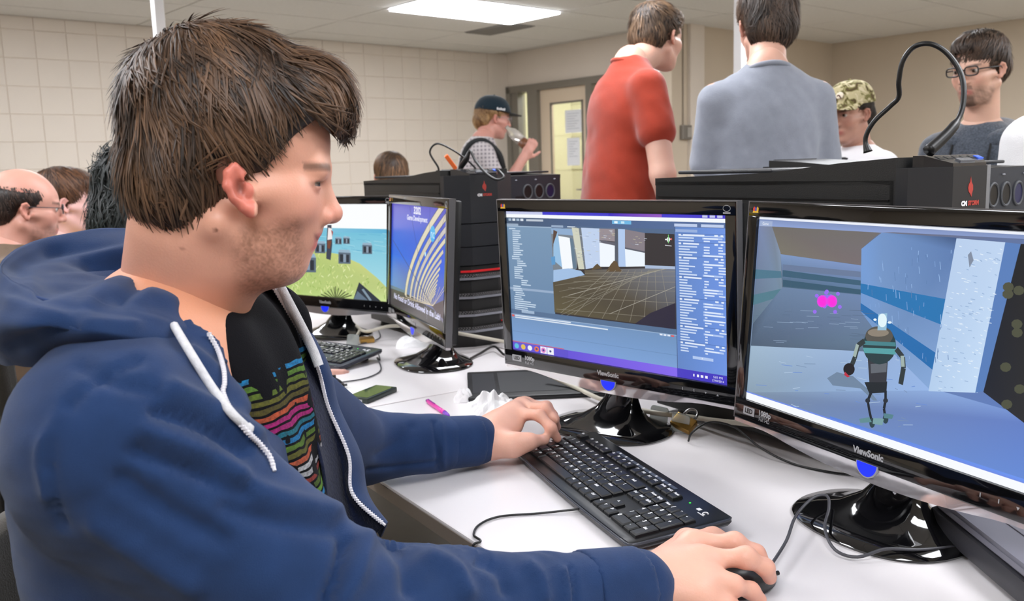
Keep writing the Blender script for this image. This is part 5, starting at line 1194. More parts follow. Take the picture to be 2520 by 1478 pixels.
for s in (-1, 1): E((82, s*31, -19), (13.4, 13.6, 12.4), 4); E((94, s*32, -20), (9, 12, 2.0), 2, True)
E((76, 0, -73), (12.5, 22, 5.2), 4); E((71, 0, -86), (12, 19, 6.2), 4)
for s in (-1, 1): C((90, 0, -80), (76, s*18, -77), 2.6, 2.4, 3, True); C((76, s*18, -77), (66, s*27, -72), 2.4, 1.4, 3, True); C((82, s*20, -56), (70, s*36, -66), 2.0, 1.6, 8, True)
for s in (-1, 1):
    P = [(16, s*76, -6), (8, s*83, 1), (1, s*87, -6), (0, s*89, -20), (7, s*87, -33), (17, s*83, -44), (23, s*79, -49), (24, s*77, -42)]; P = [((a-12)*.86+20, b-s*1.5, (c+24)*.88-24) for a, b, c in P]
    for (a, b), r_ in zip(zip(P[:-1], P[1:]), (3.6, 3.8, 4, 4.2, 4.6, 5.2, 5.6)): C(a, b, r_, r_, 4)
    E((18, s*80.5, -22), (9, 4, 17), 5); E((28, s*76, -25), (5, 5, 8), 4); E((21, s*85, -22), (5, 6.5, 10), 3, True)
neckb = Wd(425, 815, .985)
S.C(mm(-46, 0, -70), HR.T@(neckb-HC), .060, .060, .03); S.C(mm(-20, 0, -95), HR.T@(Wd(505, 785, .975)-HC), .046, .042, .03)
headm = S.mesh(.0026)
V = headm[0]; q = (V-HC)@HR*1000; x, y, z = q[:, 0], q[:, 1], q[:, 2]; ay = np.abs(y)
col = np.tile(lin(SKIN), (len(V), 1))
def mx(w, c_):
    global col
    w = np.clip(w, 0, 1)[:, None]; col = col*(1-w)+lin(c_)[None]*w
mx(np.exp(-(((x-66)/28)**2+((ay-42)/20)**2+((z+40)/22)**2))*.55, (218, 138, 122)); mx(np.exp(-(((x-106)/12)**2+((z+53)/13)**2))*.5, (214, 132, 116)); mx(np.clip((ay-73)/5, 0, 1)*(x < 33)*(z < 9)*(z > -58)*.85, (214, 112, 96))
mx(np.clip((-z-118)/40, 0, 1)*.5, (206, 138, 98))  # orange screen light on the neck, put into the skin colour
bx = np.clip((x-2)/18, 0, 1)*np.clip((-z-60+.18*x)/16, 0, 1)*np.clip((z+150)/20, 0, 1)*np.clip((78-x)/8, 0, 1)
fleck = RNG.uniform(.1, 1, len(V))*.7+.25*snoise(V, 260, 4)+.2; mx(bx*np.clip(fleck, .15, 1)*.75, (128, 88, 66))
mx(np.exp(-(((z+76)/5)**4+(ay/21)**6))*(x > 66)*.9, (196, 96, 92)); mx(np.exp(-(((z+85)/6)**4+(ay/19)**6))*(x > 66)*.9, (206, 104, 98)); mx(np.exp(-(((z+80-.012*ay**2)/2.2)**2+(ay/25)**8))*(x > 66)*.9, (96, 44, 40))
mx(np.exp(-(((z+3-.05*(ay-30))/4.2)**4+((ay-33)/20)**4))*(x > 78)*.85, (72, 50, 38)); mx(np.exp(-(((z+20)/3.0)**2+((ay-32)/14)**4))*(x > 80)*.8, (60, 38, 30)); mx(np.exp(-((z+26)**2/20+((ay-32)/14)**4))*(x > 80)*.35, (170, 104, 92))
mx(np.exp(-(((x-21)/5)**2+((z+22)/8)**2))*(ay > 76)*.8, (70, 34, 26))
for (mxp, mzp, rr) in ((-5, -63.5, 2.0), (-40, -83, 1.4)): mx(np.exp(-(((x-mxp)/rr)**4+((z-mzp)/rr)**4))*(y < 0)*.9, (110, 62, 44))
# ---- hands
RSH, REL, RWR = Wd(292, 1090, .80), Wd(815, 1535, .84), Wz(1566, 1446, .78); LSH, LEL, LWR = Wd(620, 960, 1.16), Wz(880, 1100, .80), Wz(1170, 1082, .777)
SHR = Sdf(); SHL = Sdf()
wr = Wz(1585, 1432, .778)
FR = [[Wz(1702, 1336, .786), Wz(1808, 1334, .792), Wz(1862, 1360, .779), Wz(1884, 1393, .762)], [Wz(1722, 1376, .788), Wz(1836, 1371, .794), Wz(1884, 1396, .779), Wz(1894, 1420, .763)], [Wz(1735, 1424, .778), Wz(1805, 1440, .774), Wz(1848, 1452, .761), Wz(1870, 1474, .748)], [Wz(1716, 1475, .766), Wz(1785, 1492, .758), Wz(1818, 1503, .75), Wz(1842, 1515, .742)]]
for i, f_ in enumerate(FR):
    r0 = (.0105, .0107, .010, .009)[i]; SHR.chain(f_, [r0*1.08, r0*1.0, r0*.9, r0*.8], .008); SHR.E(f_[1], (r0*1.08,)*3, .008)
    SHR.C(wr+(f_[0]-wr)*.25, f_[0], .019, .0135, .022)
SHR.C(RWR, wr, .028, .027, .02); SHR.C(RWR+(REL-RWR)*.15, RWR, .027, .026, .01)
SHR.E((wr+FR[1][0]+FR[3][0])/3, (.045, .04, .019), .02); SHR.E(Wz(1668, 1405, .776), (.036, .034, .02), .02)
TH = [Wz(1625, 1385, .768), Wz(1690, 1330, .764), Wz(1755, 1322, .757), Wz(1800, 1335, .750)]; SHR.chain(TH, [.018, .0135, .0115, .009], .014)
rhand = SHR.mesh(.0023)
wl = Wz(1192, 1078, .778)
FL = [[Wz(1268, 1014, .800), Wz(1328, 1022, .808), Wz(1356, 1052, .790), Wz(1371, 1078, .767)], [Wz(1285, 1000, .802), Wz(1342, 1006, .812), Wz(1362, 1030, .795), Wz(1370, 1050, .772)], [Wz(1292, 997, .796), Wz(1345, 1000, .80), Wz(1360, 1022, .785), Wz(1362, 1042, .767)], [Wz(1290, 1000, .786), Wz(1330, 1004, .785), Wz(1345, 1020, .773), Wz(1348, 1034, .762)]]
for i, f_ in enumerate(FL):
    r0 = (.0102, .0105, .010, .009)[i]; SHL.chain(f_, [r0*1.08, r0, r0*.9, r0*.78], .008); SHL.C(wl+(f_[0]-wl)*.2, f_[0], .02, .0135, .022)
THL = [Wz(1215, 1092, .772), Wz(1262, 1094, .773), Wz(1303, 1086, .776), Wz(1338, 1082, .770)]; SHL.chain(THL, [.019, .014, .0122, .0098], .014); SHL.C(THL[0], THL[1], .018, .0145, .03)
SHL.C(Wz(1160, 1082, .776), wl, .030, .029, .03); SHL.C(Wz(1080, 1084, .785), Wz(1160, 1082, .776), .033, .03, .02); SHL.E(Wz(1235, 1050, .786), (.036, .036, .02), .025)
lhand = SHL.mesh(.0025)
def handcol(V, tips, nails):
    c = np.tile(lin((232, 178, 156)), (len(V), 1)); 
    for f_ in tips:
        for j, p in enumerate(f_): w = np.exp(-((V-p)**2).sum(-1)/(.011**2))[:, None]*(.45 if j < 3 else .6); c = c*(1-w)+lin((226, 146, 126))[None]*w
    for p in nails: w = (((V-p)**2).sum(-1) < .0062**2)[:, None]*.55; c = c*(1-w)+lin((240, 190, 180))[None]*w
    return c
# torso core under the clothes keeps the body one figure
TB = Sdf(); TB.E(Wd(420, 1010, .97), (.11, .16, .16), .05); TB.E(Wd(430, 1350, .97), (.12, .15, .2), .05); TB.C(neckb, Wd(420, 1000, .97), .07, .1, .05)
TB.chain([RSH, REL, RWR], [.06, .045, .03], .03); TB.chain([LSH, LEL, LWR], [.055, .042, .03], .03)
torso = TB.mesh(.009)
Vb, Qb = join(headm, rhand, lhand, torso)
colb = np.concatenate([col, handcol(rhand[0], FR, []), handcol(lhand[0], FL, [Wz(1332, 1076, .7775)]), np.tile(lin((214, 150, 118)), (len(torso[0]), 1))])
obj_np('body', Vb-MO, Qb, skin_mat('skin_main', SKIN), man, True, colb)
for s in (-1, 1):
    c = HR@mm(81.5, s*31, -19.5)+HC; bm = bmesh.new(); bmesh.ops.create_uvsphere(bm, u_segments=20, v_segments=14, radius=.0122); ev = np.array([v.co[:] for v in bm.verts]); ef = [tuple(v.index for v in f.verts) for f in bm.faces]; bm.free()
    d = ev/np.linalg.norm(ev, axis=1)[:, None]; cl = np.where((d[:, 0] > .93)[:, None], lin((12, 10, 9))[None], np.where((d[:, 0] > .8)[:, None], lin((66, 52, 38))[None], lin((128, 114, 106))[None])); obj('eye', ev@HR.T+c-MO, ef, mat('eye_gloss', (220, 220, 220), .12, vcol=True), man, True, cols=cl)
# ---- hair
shp = [((4, 0, 44), (105, 83, 93)), ((-46, 0, -8), (57, 77, 75)), ((85, 0, 64), (43, 60, 46)), ((-12, 0, 66), (84, 79, 72))]
ZB = [(-140, -40), (-112, -62), (-85, -74), (-60, -68), (-30, -46), (-8, -26), (-1, 2), (8, 6), (17, 2), (21, -12), (38, -12), (52, 4), (73, 28), (92, 46), (106, 44), (130, 32)]
HS, hb = hair_cap(HR, HC, 1.0, shp, ZB, .004, .008)
def face_free(q):
    lim = np.interp(q[..., 0], [20, 30, 40, 52, 73, 95, 104, 108, 112, 140], [-26, -26, -20, -7, 18, 37, 38, 30, 16, 12])
    a = (q[..., 0] > 20) & (q[..., 2] < lim+RNG.uniform(-6, 6, size=(q.shape[0], 1)))
    ear = (q[..., 0] > -4) & (q[..., 0] < 20) & (q[..., 2] < -4) & (np.abs(q[..., 1]) > 60)
    return ~(a | ear).any(1)
hv, hq, hcol = strands(HS, HR, HC, hb, 14000, .060, .00125, mm(-52, 10, 138), (33, 24, 18), (126, 94, 69), 11, (.0, .014), .5, .22, .30, 8, 420, tipmask=face_free)
t_ = np.clip(((hb[0]-HC)@HR)[:, 2:3]*6+.2, 0, 1); hbc = lin((30, 22, 18))[None]*(1+.6*t_)  # hair base paler upwards: light from above put into its colour
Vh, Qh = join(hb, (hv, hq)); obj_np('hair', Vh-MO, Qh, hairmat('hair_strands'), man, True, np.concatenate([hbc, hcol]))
MATS['hair_strands'].node_tree.nodes['Principled BSDF'].inputs['Specular IOR Level'].default_value = .42; MATS['hair_strands'].node_tree.nodes['Principled BSDF'].inputs['Roughness'].default_value = .47
# ---- T-shirt
M_tee = mat('striped_tee', (14, 14, 18), .9, bump=.4, bscale=600, spec=.15)
def tee_nodes():
    nt = M_tee.node_tree; N, L = nt.nodes, nt.links; b = N['Principled BSDF']; tc = N.new('ShaderNodeTexCoord'); sp = N.new('ShaderNodeSeparateXYZ'); L.new(tc.outputs['Object'], sp.inputs[0])
    zt, zb_ = Wd(570, 905, .95)[2], Wd(740, 1262, .95)[2]
    nz = N.new('ShaderNodeTexNoise'); nz.inputs['Scale'].default_value = 22; L.new(tc.outputs['Object'], nz.inputs['Vector'])
    ma = N.new('ShaderNodeMath'); ma.operation = 'MULTIPLY_ADD'; L.new(nz.outputs['Fac'], ma.inputs[0]); ma.inputs[1].default_value = .012; L.new(sp.outputs['Z'], ma.inputs[2])
    mr = N.new('ShaderNodeMapRange'); mr.inputs['From Min'].default_value = zt+.006; mr.inputs['From Max'].default_value = zb_+.006; L.new(ma.outputs[0], mr.inputs[0])
    seq = [(30, 140, 200), (96, 140, 50), (104, 128, 44), (112, 112, 40), (96, 88, 36), (208, 96, 60), (190, 40, 130), (184, 40, 130), (30, 120, 140), (30, 130, 190), (92, 128, 44), (104, 104, 38), (200, 96, 62), (205, 205, 208), (196, 196, 200), (150, 60, 52), (84, 110, 40), (110, 160, 50), (36, 140, 200), (24, 100, 110)]
    rp = N.new('ShaderNodeValToRGB'); rp.color_ramp.interpolation = 'CONSTANT'; el = rp.color_ramp.elements; n = len(seq)
    for i, c in enumerate(seq):
        e_ = el[0] if i == 0 else (el[1] if i == 1 else el.new(i/n)); e_.position = i/n; e_.color = rgba(c)
    L.new(mr.outputs[0], rp.inputs[0])
    # dark gaps between the bands and worn, broken ends
    m1 = N.new('ShaderNodeMath'); m1.operation = 'MULTIPLY'; m1.inputs[1].default_value = n; L.new(mr.outputs[0], m1.inputs[0]); m2 = N.new('ShaderNodeMath'); m2.operation = 'FRACT'; L.new(m1.outputs[0], m2.inputs[0])
    m3 = N.new('ShaderNodeMath'); m3.operation = 'GREATER_THAN'; m3.inputs[1].default_value = .36; L.new(m2.outputs[0], m3.inputs[0])
    n2 = N.new('ShaderNodeTexNoise'); n2.inputs['Scale'].default_value = 34; n2.inputs['Detail'].default_value = 1; L.new(tc.outputs['Object'], n2.inputs['Vector']); m4 = N.new('ShaderNodeMath'); m4.operation = 'GREATER_THAN'; m4.inputs[1].default_value = .42; L.new(n2.outputs['Fac'], m4.inputs[0])
    c1 = N.new('ShaderNodeMath'); c1.operation = 'GREATER_THAN'; L.new(mr.outputs[0], c1.inputs[0]); c1.inputs[1].default_value = .001
    c2 = N.new('ShaderNodeMath'); c2.operation = 'LESS_THAN'; L.new(mr.outputs[0], c2.inputs[0]); c2.inputs[1].default_value = .999
    mul = m3.outputs[0]
    for k in (m4, c1, c2): q_ = N.new('ShaderNodeMath'); q_.operation = 'MULTIPLY'; L.new(mul, q_.inputs[0]); L.new(k.outputs[0], q_.inputs[1]); mul = q_.outputs[0]
    mix = N.new('ShaderNodeMix'); mix.data_type = 'RGBA'; L.new(mul, mix.inputs[0]); mix.inputs[6].default_value = rgba((13, 13, 17)); dm = N.new('ShaderNodeMix'); dm.data_type = 'RGBA'; n3 = N.new('ShaderNodeTexNoise'); n3.inputs['Scale'].default_value = 260; L.new(tc.outputs['Object'], n3.inputs['Vector']); L.new(n3.outputs['Fac'], dm.inputs[0]); L.new(rp.outputs[0], dm.inputs[6]); dm.inputs[7].default_value = rgba((40, 38, 40)); L.new(dm.outputs[2], mix.inputs[7]); L.new(mix.outputs[2], b.inputs['Base Color'])
tee_nodes()
TS = Sdf(); TS.E(Wd(470, 1010, 1.0), (.105, .125, .12), .05); TS.C(neckb, Wd(640, 815, 1.09), .06, .06, .04); TS.E(Wd(505, 905, .99), (.08, .115, .07), .04); TS.E(Wd(465, 1150, 1.0), (.135, .13, .19), .06); TS.E(Wd(470, 1420, 1.0), (.16, .14, .2), .06); TS.C(neckb-np.array([0, 0, .015]), Wd(450, 960, .98), .070, .10, .03)
def foldpost(F, X):
    n1 = np.sin((X[..., 1]*70+X[..., 2]*9+2.2*np.sin(X[..., 2]*14))).astype(np.float32); return F+n1*.0035
tm = TS.mesh(.005, post=foldpost); tee = obj_np('t_shirt', tm[0], tm[1], M_tee, man, True); tee.location = tuple(-MO)
th = np.linspace(0, 2*math.pi, 33)[:-1]; cn = Wd(470, 805, .975)
MB().tube([cn+np.array([.072*math.cos(a)+.015, .080*math.sin(a), -.030*math.cos(a)-.004])-MO for a in th], .008, 8, closed=True).build('neckband', mat('tee_black', (22, 22, 27), .85), man, smooth=True)
# ---- hoodie body and sleeves
M_hood = cloth('hoodie_blue', (33, 57, 98), .25, 30, .95, .4, 1300, .12)
HB = Sdf(); HB.E(Wd(378, 1075, .95), (.12, .168, .12), .05); HB.E(Wd(415, 1190, .965), (.135, .168, .19), .05); HB.E(Wd(455, 1430, .98), (.14, .175, .22), .05); HB.C(Wd(310, 970, .865), Wd(455, 895, .90), .06, .05, .04); HB.C(RSH, LSH, .078, .07, .05)
SL0, SL1 = REL+(RWR-REL)*.32, REL+(RWR-REL)*.66; HB.C(RSH, REL, .084, .080, .05); HB.C(REL, SL0, .080, .062, .03); HB.C(SL0, SL1, .062, .0475, .03); HB.C(SL1, RWR, .0475, .044, .008)
zipn = [Wd(515, 822, .915), Wd(552, 905, .90), Wd(550, 965, .885), Wd(610, 1062, .872), Wd(664, 1122, .868), Wd(678, 1160, .87), Wd(700, 1300, .88)]
zy = spline(zipn, 60); 
def cutpost(F, X):
    # open the front: remove everything ahead of the near zip line and past it
    zx = np.interp(-X[..., 2], -zy[:, 2], zy[:, 0]); zyy = np.interp(-X[..., 2], -zy[:, 2], zy[:, 1])
    d = np.minimum(X[..., 0]-zx+.002, X[..., 1]-zyy+.035)            # inside removed wedge when both positive
    far = X[..., 1]-1.24
    body = np.where(X[..., 2] > .70, d, -1).astype(np.float32)
    arm = np.minimum(np.minimum(prim(HB.p[-4], X), prim(HB.p[-3], X)), np.minimum(prim(HB.p[-2], X), prim(HB.p[-1], X)))
    fold = (snoise(X, 38, 2)*.0035+snoise(X*np.array([1, 1, 1.6], np.float32), 70, 6)*.0018).astype(np.float32)
    F = F+fold; G = smax(F, body, .006)
    return np.where(arm < .004, np.minimum(G, F), G)
hm_ = HB.mesh(.0055, lo=np.array([-2, -2, .50]), post=cutpost)
# folds: soft ridges and valleys along traced creases
def press(V, Q, lines, only=None):
    N = vnormals(V, Q); P2 = px(V); face = ((V-CAM)*N).sum(-1) < 0
    for (pts, wd_, amp) in lines:
        pl = spline([(a, b, 0) for a, b in pts], 24)[:, :2]; d2 = np.min(((P2[:, None, :]-pl[None])**2).sum(-1), 1) if len(V) < 60000 else None
        if d2 is None:
            d2 = np.full(len(V), 1e9)
            for p in pl: d2 = np.minimum(d2, ((P2-p)**2).sum(-1))
        w = np.exp(-d2/(wd_*wd_))*face; V = V+N*(w*amp)[:, None]
    return V
creases = [([(345, 885), (240, 935), (160, 1010), (118, 1100), (130, 1200), (155, 1290)], 13, -.0055), ([(150, 1020), (105, 1110), (120, 1220)], 16, 0.0058),
 ([(420, 960), (520, 1010), (620, 1075)], 26, 0.0116), ([(380, 1010), (500, 1050), (600, 1110)], 16, -0.0101), ([(360, 1060), (480, 1105), (590, 1165)], 20, 0.0087), ([(330, 1110), (470, 1160), (600, 1210)], 18, -0.0087),
 ([(560, 1180), (700, 1230), (820, 1260)], 26, 0.0087), ([(560, 1250), (700, 1290), (830, 1300)], 24, -0.0072), ([(850, 1330), (830, 1400), (800, 1478)], 14, -0.0145), ([(900, 1330), (880, 1410), (840, 1490)], 24, 0.0101), ([(960, 1320), (1000, 1380), (1010, 1450)], 22, -0.0101),
 ([(1060, 1370), (1120, 1400), (1150, 1460)], 20, 0.0087), ([(1180, 1375), (1230, 1400), (1250, 1450)], 18, -0.0087), ([(1300, 1390), (1330, 1420), (1340, 1470)], 16, 0.0058), ([(1402, 1395), (1412, 1440), (1415, 1490)], 5, -0.0058), ([(1385, 1395), (1395, 1440), (1398, 1490)], 8, 0.0043),
 ([(470, 870), (540, 930), (600, 1000)], 18, 0.0087), ([(300, 1180), (420, 1260), (540, 1320)], 30, -0.0087), ([(240, 1290), (360, 1370), (470, 1440)], 30, 0.0087), ([(200, 900), (280, 940), (380, 960)], 20, -0.0058)]
hV = press(hm_[0], hm_[1], creases); obj_np('hoodie', hV-MO, hm_[1], M_hood, man, True)
# far sleeve
FS = Sdf(); FS.C(LSH, LEL, .078, .062, .03); FS.C(LEL, Wz(1085, 1090, .785), .060, .048, .02); FS.C(Wz(1085, 1090, .785), Wz(1172, 1083, .778), .044, .0435, .006)
for (x_, y_, r_) in ((900, 1040, .018), (965, 1035, .02), (1030, 1040, .018), (1060, 1045, .02)): FS.E(Wz(x_, y_+18, .80), (.02, .03, r_), .03)
fm_ = FS.mesh(.0045, post=lambda F, X: F+(snoise(X, 60, 12)*.0025).astype(np.float32)); fV = press(fm_[0], fm_[1], [([(1068, 1040), (1074, 1090), (1080, 1150)], 6, -.005), ([(1085, 1040), (1090, 1090), (1092, 1150)], 6, .003), ([(905, 1155), (1000, 1145), (1070, 1138)], 6, -.004), ([(930, 1120), (990, 1080), (1010, 1050)], 12, -.004)])
obj_np('sleeve', fV-MO, fm_[1], M_hood, man, True)
# cuffs
for P, r_ in (([REL+(RWR-REL)*.79, RWR], .0475), ([Wz(1098, 1089, .784), Wz(1176, 1083, .778)], .0458)):
    SC_ = Sdf(); SC_.C(P[0], P[1], r_, r_*.97, 0); dv = (P[1]-P[0])/np.linalg.norm(P[1]-P[0])
    def post(F, X, P=P, dv=dv): return np.maximum(F, np.maximum((X-P[1].astype(np.float32))@dv.astype(np.float32), -((X-P[0].astype(np.float32))@dv.astype(np.float32)))).astype(np.float32)
    cm = SC_.mesh(.004, post=post); obj_np('cuff', cm[0]-MO, cm[1], M_hood, man, True)
# ---- hood: a bag of cloth round the neck
rim = [(515, 822, .905), (400, 778, .84), (230, 750, .81), (60, 705, .83), (4, 648, .92), (110, 593, 1.03), (320, 563, 1.09), (500, 620, 1.13), (690, 700, 1.06)]
midi = [(500, 800, .93), (420, 738, .885), (300, 702, .87), (150, 700, .875), (80, 670, .94), (160, 640, 1.01), (330, 606, 1.04), (500, 660, 1.07), (665, 708, 1.05)]
bot = [(490, 810, .96), (440, 748, .93), (360, 700, .925), (305, 668, .93), (280, 665, .97), (310, 690, 1.01), (400, 680, 1.03), (520, 700, 1.05), (645, 722, 1.05)]
bul = [(505, 852, .895), (370, 835, .805), (190, 815, .765), (-10, 800, .785), (-60, 775, .92), (50, 750, 1.07), (300, 700, 1.15), (520, 720, 1.18), (720, 735, 1.09)]
obt = [(500, 885, .90), (380, 890, .83), (220, 890, .82), (60, 900, .835), (0, 890, .93), (90, 860, 1.05), (300, 800, 1.12), (520, 790, 1.14), (720, 790, 1.09)]
inr = [(508, 815, .915), (405, 768, .85), (235, 741, .82), (68, 700, .84), (16, 655, .92), (118, 603, 1.02), (325, 572, 1.08), (500, 628, 1.12), (682, 703, 1.055)]
otr = [(514, 834, .90), (396, 792, .828), (222, 768, .796), (48, 722, .815), (-10, 662, .92), (105, 610, 1.045), (318, 580, 1.105), (505, 632, 1.145), (702, 708, 1.07)]
G, Qh_, (nv, nu) = loft([[Wd(*p) for p in r_] for r_ in (bot, midi, inr, rim, otr, bul, obt)], 96, 66)
Nn = vnormals(G, Qh_); G = G+Nn*(snoise(G, 40, 31)*.005+snoise(G, 85, 33)*.002)[:, None]
G = press(G, Qh_, [([(80, 680), (180, 650), (300, 610)], 20, .007), ([(100, 720), (200, 690), (300, 655)], 16, -.007), ([(210, 755), (260, 710), (320, 690)], 20, .006), ([(300, 740), (330, 715), (350, 700)], 14, -.005), ([(120, 620), (210, 610), (300, 600)], 16, -.006), ([(330, 745), (380, 720), (430, 740)], 20, .005), ([(30, 850), (90, 830), (180, 800)], 18, -.008), ([(20, 740), (150, 780), (330, 800)], 14, .005)])
hood = obj_np('hood', G-MO, Qh_, M_hood, man, True)
MB().tube(spline([Wd(a, b+16, d-.003) for a, b, d in rim[:6]], 60)-MO, .0022, 6).build('hood_seam', mat('hoodie_stitch', (34, 58, 104), .9), man, smooth=True)
# ---- far flap of the open front, its fleece lining towards us
inner = [(640, 712, 1.06), (690, 830, 1.04), (745, 960, 1.02), (790, 1120, 1.01), (812, 1260, 1.01), (830, 1380, 1.02)]
zipf = [(668, 697, 1.05), (772, 880, 1.07), (808, 1000, 1.09), (858, 1120, 1.09), (868, 1215, 1.08), (948, 1292, 1.06)]
midf = [(652, 706, 1.07), (735, 850, 1.075), (790, 975, 1.085), (830, 1120, 1.09), (850, 1230, 1.09), (900, 1330, 1.08)]
outf = [(690, 692, 1.075), (800, 880, 1.10), (835, 1000, 1.13), (888, 1115, 1.14), (905, 1210, 1.12), (955, 1285, 1.09)]
bakf = [(720, 740, 1.16), (810, 900, 1.20), (830, 1010, 1.24), (880, 1120, 1.25), (900, 1220, 1.22), (940, 1320, 1.18)]
M_flee = cloth('fleece_navy', (27, 34, 58), .5, 220, 1.0, 1.0, 260, .08)
Gl, Ql, _ = loft([[Wd(*p) for p in r_] for r_ in (inner, midf, zipf)], 60, 24); Nl = vnormals(Gl, Ql); Gl = Gl+Nl*(snoise(Gl, 60, 41)*.003)[:, None]
ol = obj_np('fleece_lining', Gl-MO, Ql, M_flee, man, True); md = ol.modifiers.new('t', 'SOLIDIFY'); md.thickness = .003
Gl, Ql, _ = loft([[Wd(*p) for p in r_] for r_ in (zipf, outf, bakf)], 60, 24); ol = obj_np('front_flap', Gl-MO, Ql, M_hood, man, True); md = ol.modifiers.new('t', 'SOLIDIFY'); md.thickness = .003
# ---- zips and cords
M_zip = mat('zip_white', (226, 224, 230), .45); M_cord = cloth('cord_white', (222, 222, 226), .2, 200, .9, .5, 900, .1)
def zipper(P, name):
    S_ = spline(P, 240); d_ = np.r_[0, np.cumsum(np.linalg.norm(np.diff(S_, axis=0), axis=1))]; n = int(d_[-1]/.0034); mb = MB()
    mb.tube(S_, .0018, 6)
    for i in range(n):
        p = np.array([np.interp(i*.0034, d_, S_[:, j]) for j in range(3)]); mb.box(p-.0017, p+.0017, 0)
    o = mb.build(name, M_zip, man); o.location = tuple(-MO); return o
def surf(pts, off_, *Vs):
    out = []
    for (a, b) in pts:
        dd = []
        for V_ in Vs:
            P2 = px(V_); m_ = ((P2-np.array([a, b]))**2).sum(-1) < 8*8
            if m_.any(): dd.append(((V_[m_]-CAM)@FW).min())
        out.append(Wd(a, b, (min(dd) if dd else .88)-off_))
    return out
zipper(surf([(515, 822), (536, 860), (550, 905), (553, 940), (550, 968), (575, 1020), (610, 1062), (640, 1092), (664, 1122), (676, 1158)], .004, hV, G), 'zip'); zipper([Wd(a, b, d-.006) for a, b, d in zipf], 'zip')
def cord(P, r_, n=40): o = MB().tube(spline(P, n), r_, 8).build('drawcord', M_cord, man, smooth=True); o.location = tuple(-MO)
cord(surf([(428, 800), (470, 870), (520, 950), (565, 1010), (600, 1045), (612, 1056)], .002, hV, G), np.r_[np.full(36, .0042), np.full(5, .0055)][:41]); cord([Wd(690, 705, 1.05), Wd(740, 800, 1.05), Wd(770, 860, 1.05), Wd(785, 900, 1.05)], .0058)
# ---- jeans and chair
JP = Sdf()
for sg, hx in ((-1, .84), (1, 1.08)): a = np.array([-.36, hx, .56]); b = np.array([.06, hx+.08*sg, .57]); c = np.array([.06, hx+.08*sg, .10]); JP.C(a, b, .095, .07, .05); JP.C(b, c, .068, .055, .03)
jm = JP.mesh(.014); obj_np('trousers', jm[0]-MO, jm[1], cloth('denim_main', (36, 44, 66)), man, True)
for sg, hx in ((-1, .84), (1, 1.08)):
    SF = Sdf(); shoe(SF, np.array([.05, hx+.08*sg, .005]), np.array([1.0, 0, 0])); fm2 = SF.mesh(.012); V_ = fm2[0]-MO; V_[:, 2] = np.maximum(V_[:, 2], 0); obj_np('shoe', V_, fm2[1], mat('shoe_dark', (40, 38, 38), .6), man, True)
def chair(x, y, rz, lab, back=(40, 36, 30), low=0.0):
    r = thing('office_chair', lab, 'chair', (x, y, 0), rz, 'swivel chairs'); mu = cloth('chair_cloth_%d' % back[0], back, .3, 120)
    MB().box((-.22, -.22, .42), (.24, .22, .47), .02).build('seat', mu, r, auto=50)
    n = 13; rows_ = []
    for zz, k in ((.58-low, .9), (.68-low, 1.0), (.80-low, 1.02), (.90-low, .96), (.97-low, .8)): rows_.append([np.array([-.24-.03*(zz-.58)-.05*(1-(t/.23)**2)*.8, t*k, zz]) for t in np.linspace(-.23, .23, n)])
    g, q_, _ = loft(rows_, 36, 24); o = obj_np('backrest', g, q_, mu, r, True); md = o.modifiers.new('t', 'SOLIDIFY'); md.thickness = .035
    MB().tube([(-.1, 0, .41), (-.28, 0, .42), (-.30, 0, .55), (-.29, 0, .7)], .016, 8).build('back_support', M_leg, r, smooth=True); MB().lathe([(.03, .09), (.03, .42)], 14).build('column', M_leg, r)
    for i in range(5):
        a = i*2*math.pi/5; MB().tube([(0, 0, .10), (.26*math.cos(a), .26*math.sin(a), .06)], [.022, .014], 8).build('star_leg', M_leg, r); MB().lathe([(.02, 0), (.025, .02), (.02, .045)], 10, (.27*math.cos(a), .27*math.sin(a), 0)).build('caster', M_blk, r)
    return r
chair(-.27, .97, -.1, 'dark brown chair behind the man in the blue hoodie', (46, 40, 30), .09)
# ------------------------------------------------------------------ the other people in the room
def at(x, d): p = Wd(x, 739, d); return (p[0], p[1])
def xy(x, d): return ((x-CX)/FPX*d, d*1.0)
def stripey(name, c0, c1, sc=90):
    m = mat(name, c0, .9, spec=.2, sheen=.2); nt = m.node_tree; N, L = nt.nodes, nt.links; tc = N.new('ShaderNodeTexCoord'); mix = N.new('ShaderNodeMix'); mix.data_type = 'RGBA'; mix.inputs[6].default_value = rgba(c0); mix.inputs[7].default_value = rgba(c1); fs = []
    for d in ('X', 'Z'):
        w = N.new('ShaderNodeTexWave'); w.bands_direction = d; w.inputs['Scale'].default_value = sc; w.inputs['Distortion'].default_value = .6; L.new(tc.outputs['Object'], w.inputs['Vector']); fs.append(w.outputs['Fac'])
    a = N.new('ShaderNodeMath'); a.operation = 'MULTIPLY'; L.new(fs[0], a.inputs[0]); L.new(fs[1], a.inputs[1]); L.new(a.outputs[0], mix.inputs[0]); L.new(mix.outputs[2], N['Principled BSDF'].inputs['Base Color']); return m
M_redtee = cloth('red_tee', (156, 54, 34), .12, 30); M_greytee = cloth('grey_tee', (142, 147, 159), .14, 40); M_wht = cloth('white_shirt', (236, 236, 238), .06, 30)
# red T-shirt
red = person('standing man in a red T-shirt, seen from behind, face turned right', xy(1525, 3.32),   .28, 1.90, head=Wd(1618, 92, 3.36), hyaw=.42, hpitch=.06, lean=.10, shirt=M_redtee, sleeve=.52, skin=(226, 178, 158), hairspec=dict(n=2600, c0=(44, 33, 25), c1=(132, 104, 78), length=.05, seed=2), arms={'R': ((.03, -.08, -.31), (.05, -.0, -.26))}, pants=(40, 44, 58), fat=1.02, smile=.8, shirt_noise=.02)
